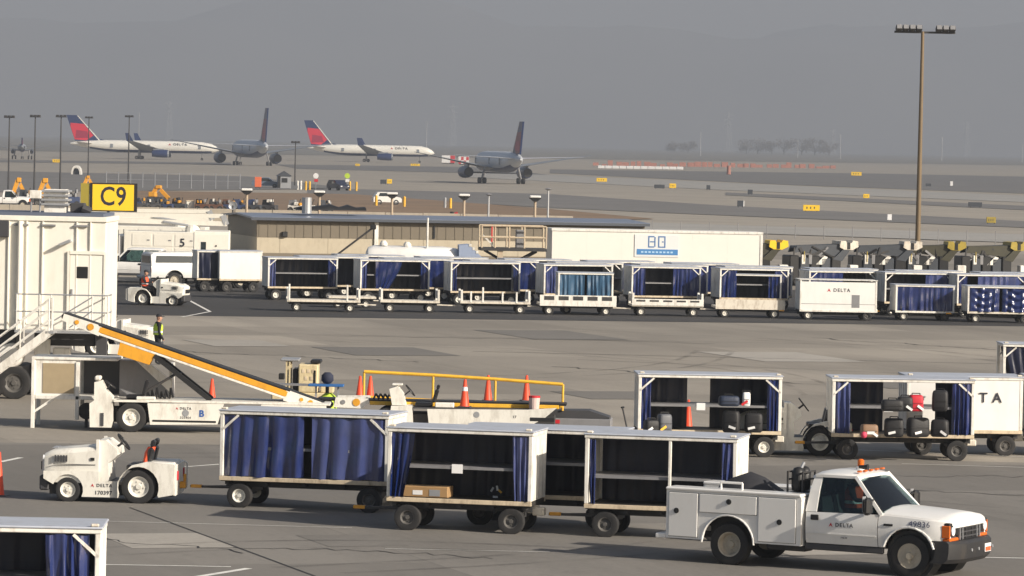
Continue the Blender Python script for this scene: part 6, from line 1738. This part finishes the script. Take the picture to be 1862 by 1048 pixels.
for (px, py, m1, m2, lb) in ((574, 346, PAPER, RED, 'post with white and pink signs at the gate'), (631, 346, VEST_Y, PAPER, 'post with a lime round sign above the dark car')):
    A = G(px, py); s_ = FPX / A.y
    t = thing('sign_post', lb, 'sign', A, 0)
    MB().cyl((0, .05, 0), (0, .05, 28/s_), .05, n=6).build('post', GALV, t)
    MB().lathe([(5/s_, -.02), (5/s_, .02)], (0, -.02, 26/s_), 'y', 10).build('sign_plate', m1, t); MB().box(-3/s_, 4/s_, -.05, -.03, 15/s_, 20/s_).build('sign_plate', m2, t)
t = thing('hydrant', 'dark fire hydrant with a red cap in front of the wall', 'hydrant', G(822, 394), 0)
MB().cyl((0, 0, 0), (0, 0, .5), .22, n=10).build('barrel', BLACK, t); MB().cyl((.25, 0, .2), (.6, 0, .35), .2, n=8).build('cap', RED, t)

# ------------------------------------------------------------------ parked ground equipment beyond the wall
EQ = 'ground equipment parked beyond the concrete wall'
def equip(label, px, py, L, H, m, m2=None, bits=3, seed=0):
    rr = random.Random(seed + 5); A = G(px, py); s_ = FPX / A.y
    L, H = L / s_, H / s_
    t = thing('ground_equipment', label, 'equipment', A, R(rr.uniform(-15, 15)), EQ)
    MB().box(-L/2, L/2, -.6, .6, .3, H*.55, .05).build('body', m, t)
    MB().prism([(-L*.45, H*.55), (-L*.4, H*.9), (-L*.05, H*rr.uniform(.8, 1)), (L*.1, H*.6), (L*.1, H*.55)], -.5, .5).build('engine_cover', m2 or m, t)
    for i in range(bits):
        x = L * rr.uniform(-.4, .35); z = H * rr.uniform(.5, .75)
        MB().box(x, x + L*.12, -.66, .3, z, z + H*.2, .02).build('fitting', rr.choice([DGREY, GALV, WHITE, SLATE, LOADY]), t)
    MB().beam((L*.2, -.3, H*.55), (L*rr.uniform(.2, .45), -.3, H*1.0), .08).build('upright', STEEL, t)
    for xx in (-L*.3, L*.3):
        for yy in (-.55, .55): wheel(t, xx, yy, .32, .2, -1)
    return t
RB = mat('rust_brown', (.11, .05, .03), .7, var=.3)
DB2 = mat('deep_blue_paint', (.03, .05, .12), .5, var=.2)
cols = [(255, DGREY, DB2, 'dark tow tractor just right of the gate sign'), (278, DGREY, SLATE, 'dark tow tractor under the orange lift'), (302, DB2, DGREY, 'dark tow tractor with a blue cover'),
        (326, SLATE, BLACK, 'slate tow tractor left of the tan crate'), (368, RB, BLACK, 'rusty brown trailer right of the tan crate'), (392, RB, DGREY, 'rusty brown trailer left of the grey dish'),
        (416, DB2, RB, 'dark blue trailer behind the grey dish'), (436, DB2, DB2, 'blue tow tractor left of the first lamp post'), (462, SLATE, DB2, 'pale blue tow tractor right of the first lamp post'),
        (490, DGREY, BLACK, 'black tow tractor with upright posts'), (130, DB2, BLACK, 'dark equipment left of the gate sign'), (48, DGREY, SLATE, 'dark equipment below the light masts at the picture edge'), (100, DB2, GREY, 'blue-hooded equipment above the jet bridge roof'), (538, WHITE, GREY, 'white fuel cart behind the roof vent'), (560, WHITE, GALV, 'white lavatory cart right of the roof vent'), (590, DGREY, SLATE, 'dark machine behind the second lamp post')]
for i, (px, m, m2, lb) in enumerate(cols): equip(lb, px, 381 + .021*px*.6 - (6 if px < 200 else 0), 27, 26 if px > 200 else 34, m, m2, 4, i)
A = G(345, 385); s_ = FPX / A.y
t = thing('crate', 'square tan crate among the parked equipment', 'crate', A, R(8), EQ); MB().box(-7/s_, 7/s_, -.5, .5, .02, 19/s_, .03).build('crate_box', CREAM, t); MB().box(-7.4/s_, 7.4/s_, -.55, .55, 19/s_, 20.5/s_).build('lid', WOOD, t)
def aframe(label, px, py, ht, w):
    A = G(px, py); s_ = FPX / A.y; H, W2 = ht / s_, w / s_ / 2
    t = thing('boom_lift', label, 'boom lift', A, R(random.uniform(-10, 10)), 'orange boom lifts beyond the wall')
    MB().beam((-W2, 0, .5), (-W2*.15, 0, H), .42).build('lower_boom', LOADY, t); MB().beam((-W2*.15, .3, H), (W2, .3, .8), .38).build('upper_boom', LOADY, t)
    MB().beam((-W2*.5, .1, H*.55), (W2*.2, .1, H*.95), .2).build('ram', GALV, t)
    MB().box(-W2*.3, W2*.25, -.3, .5, H*.9, H*1.08, .05).build('elbow', LOADY, t)
    MB().box(-W2*1.1, W2*.6, -.8, .8, .35, .95, .05).build('base', DGREY, t); MB().box(-W2*.9, -W2*.2, -.82, .5, .96, 1.5, .05).build('turntable', LOADY, t)
    for xx in (-W2*.8, W2*.3):
        for yy in (-.8, .8): wheel(t, xx, yy, .38, .25, -1)
aframe('orange boom lift nearest the picture edge', 34, 375, 48, 30)
aframe('orange boom lift between the light masts', 82, 376, 48, 34)
aframe('orange boom lift just right of the gate sign', 288, 374, 34, 36)
aframe('small orange boom lift behind the gate sign', 160, 352, 30, 20)
# white fabric arch shelter, white truck at the edge
t = thing('arch_shelter', 'small white arch shelter out on the field', 'shelter', G(138, 318), 0)
s_ = FPX / G(138, 318).y
V = []
for y in (0, 3.0): V.append([(9/s_*math.cos(math.pi*a/10), y, 17/s_*math.sin(math.pi*a/10)**.8 if a not in (0, 10) else 0) for a in range(11)])
V2 = [[(x*.7, y + .02, z*.75) for x, y, z in q] for q in V]
MB().loft([V[0] + V2[0][::-1], V[1] + V2[1][::-1]]).build('arch', WHITE, t); MB().box(-6/s_, 6/s_, .6, .7, 0, 11/s_).build('dark_back', SLATE, t)
truck('white pickup at the picture edge below the light masts', G(-22, 378), R(3), rear='bed', mark=False, beacon=False, name='pickup_truck', cat='pickup')
# chain-link fence posts
t = thing('wire_fence', 'pale wire fence posts on the field above the equipment row', 'fence', (0, 0, 0))
for i in range(12):
    A = G(253 + 26*i*.85 - 60, 341 + i*.35); MB().cyl((A.x, A.y, 0), (A.x, A.y, 2.3), .07, n=6).build('post', GALV, t)
A, B = G(193, 341), G(253 + 26*11*.85 - 60, 345)
for z in (2.2, 1.2): MB().cyl((A.x, A.y, z), (B.x, B.y, z), .02, n=4).build('wire', GALV, t)
t = thing('wire_fence', 'low pale wire fence along the service road before the taxiways', 'fence', (0, 0, 0), group=None)
for i in range(18):
    A = G(1030 + 52*i, 420.5 + i*1.7); MB().cyl((A.x, A.y, 0), (A.x, A.y, 1.2), .035, n=5).build('post', GREY, t)

# ------------------------------------------------------------------ far construction fence, pylons, trees
OF = mat('haze_washed_orange', (.42, .19, .15), .8, var=.3)  # orange washed out; part of the haze fading is in this colour
t = thing('construction_fence', 'faint orange construction fence across the far field', 'fence', (0, 0, 0))
rr = random.Random(3)
for i in range(34):
    px = 1085 + i * 13 + rr.uniform(-3, 3); A = G(px, 303.5 + (px - 1085) * .012); s_ = FPX / A.y
    W2 = rr.uniform(4, 6.2) / s_; H2 = rr.uniform(5, 12) / s_
    MB().box(A.x - W2, A.x + W2, A.y + rr.uniform(-2, 2), A.y + 2.3, .4, H2).build('net_panel', OF, t)
t = thing('barrier_row', 'long white low barrier before the orange fence', 'barrier', (0, 0, 0))
for i in range(12):
    a, b = G(1087 + 13*i, 306.5 + .2*i), G(1099 + 13*i, 306.7 + .2*i); MB().box(a.x, b.x, a.y, a.y + .6, 0, .95, .1).build('barrier', PAPER, t)
t = thing('orange_barrel', 'red-orange marker post by the far fence', 'marker', G(1325, 318)); MB().cyl((0, 0, 0), (0, 0, 2.6), .6, .5, n=10).build('barrel', OF, t); MB().box(-.8, .8, -.8, .8, 0, .1).build('base', DGREY, t)
PYL = mat('pylon_steel', (.25, .26, .28), .6)
def pylon(label, px, ytop, dist=6500.0, arms=3):
    X = (px - 931) / FPX * dist; yh = 240 + .021*px; H = 7.8 + (yh - ytop) / FPX * dist
    t = thing('power_pylon', label, 'pylon', (X, dist, 0), R(20), 'faint power pylons in the haze')
    b = H * .085
    m = MB()
    for sx in (-1, 1):
        for sy in (-1, 1): m.beam((sx*b, sy*b, 0), (sx*b*.18, sy*b*.18, H), .55)
    n = 9
    for i in range(n):
        z0, z1 = H*i/n, H*(i+1)/n; r0, r1 = b*(1 - .82*i/n), b*(1 - .82*(i+1)/n)
        for sy in (-1, 1): m.beam((-r0, sy*r0, z0), (r1, sy*r1, z1), .35); m.beam((r0, sy*r0, z0), (-r1, sy*r1, z1), .35)
    m.build('lattice', PYL, t)
    for k in range(arms): MB().beam((-H*.13, 0, H*(.70 + .12*k)), (H*.13, 0, H*(.70 + .12*k)), .8).build('crossarm', PYL, t)
for lb, px, yt in (('faint lattice pylon above the leftmost airliner', 302, 184), ('faint lattice pylon right of the second airliner', 817, 190), ('faint lattice pylon above the orange fence', 1318, 205), ('faint lattice pylon above the bare trees', 1508, 235), ('faint lattice pylon right of the floodlight mast', 1751, 222)):
    pylon(lb, px, yt)
def far_pole(label, px, ytop, dist=3600.0):
    X = (px - 931) / FPX * dist; H = 7.8 + (240 + .021*px - ytop) / FPX * dist
    t = thing('utility_pole', label, 'pole', (X, dist, 0), 0, 'faint poles in the haze')
    MB().cyl((0, 0, 0), (0, 0, H), .38, .24, n=8).build('shaft', GALV, t); MB().beam((-1.2, 0, H*.95), (1.2, 0, H*.95), .3).build('crossarm', GALV, t)
for lb, px, yt in (('faint pole over the second airliner nose', 770, 222), ('faint pole left of the orange fence pylon', 1268, 240), ('faint pole left of the bare trees', 1445, 255), ('faint pole right of the bare trees', 1522, 245), ('faint pole right of the floodlight mast', 1707, 248), ('faint pole near the picture edge', 1853, 262), ('faint pole above the leftmost airliner wing', 247, 205)):
    far_pole(lb, px, yt)
LEAF = mat('bare_winter_crown', (.12, .095, .07), .9, var=.3)
BARK = mat('bark', (.08, .06, .045), .9)
def tree(label, px, dist, H, Wd, seed):
    rr = random.Random(seed); X = (px - 931) / FPX * dist
    t = thing('bare_tree', label, 'tree', (X, dist, 0), rr.uniform(0, 6), 'hazy bare trees at the field edge')
    tr = MB().cyl((0, 0, 0), (rr.uniform(-.4, .4), 0, H*.45), H*.03, H*.018, n=6); tips = []
    for i in range(16):
        a = rr.uniform(0, 6.28); q = Vector((math.cos(a)*Wd*rr.uniform(.1, .42), math.sin(a)*Wd*.33, H*rr.uniform(.3, .9))); tr.cyl((0, 0, H*rr.uniform(.12, .4)), q, H*.012, H*.005, n=5); tips.append(q)
    tr.build('trunk', BARK, t)
    V, F = [], []
    for i in range(900):
        c = rr.choice(tips) + Vector((rr.gauss(0, Wd*.13), rr.gauss(0, Wd*.13), rr.gauss(0, H*.10)))
        d1 = Vector((rr.gauss(0, 1), rr.gauss(0, 1), rr.gauss(0, 1))).normalized() * rr.uniform(.4, .8); d2 = Vector((rr.gauss(0, 1), rr.gauss(0, 1), rr.gauss(0, 1))).normalized() * rr.uniform(.35, .7)
        o = len(V); V += [c - d1, c + d2, c + d1, c - d2]; F.append((o, o+1, o+2, o+3))
    MB().add(V, F).build('crown', LEAF, t)
for i, (px, H, Wd) in enumerate(((1352, 11, 13), (1372, 12, 14), (1398, 10, 13), (1420, 12, 14), (1452, 13, 16), (1476, 14, 17), (1502, 12, 14), (1246, 9, 12), (1222, 8, 12))):
    tree(('low bare tree at the left of the hazy clump', 'bare tree, second of the hazy clump', 'low bare tree before the middle gap of the clump', 'bare tree in the middle of the hazy clump', 'bare tree left of the tallest one', 'tallest bare tree of the hazy clump', 'bare tree at the right end of the clump', 'small bare tree behind the orange fence start', 'smallest bare tree behind the orange fence start')[i], px, 5200, H * 1.5, Wd * 1.7, i)
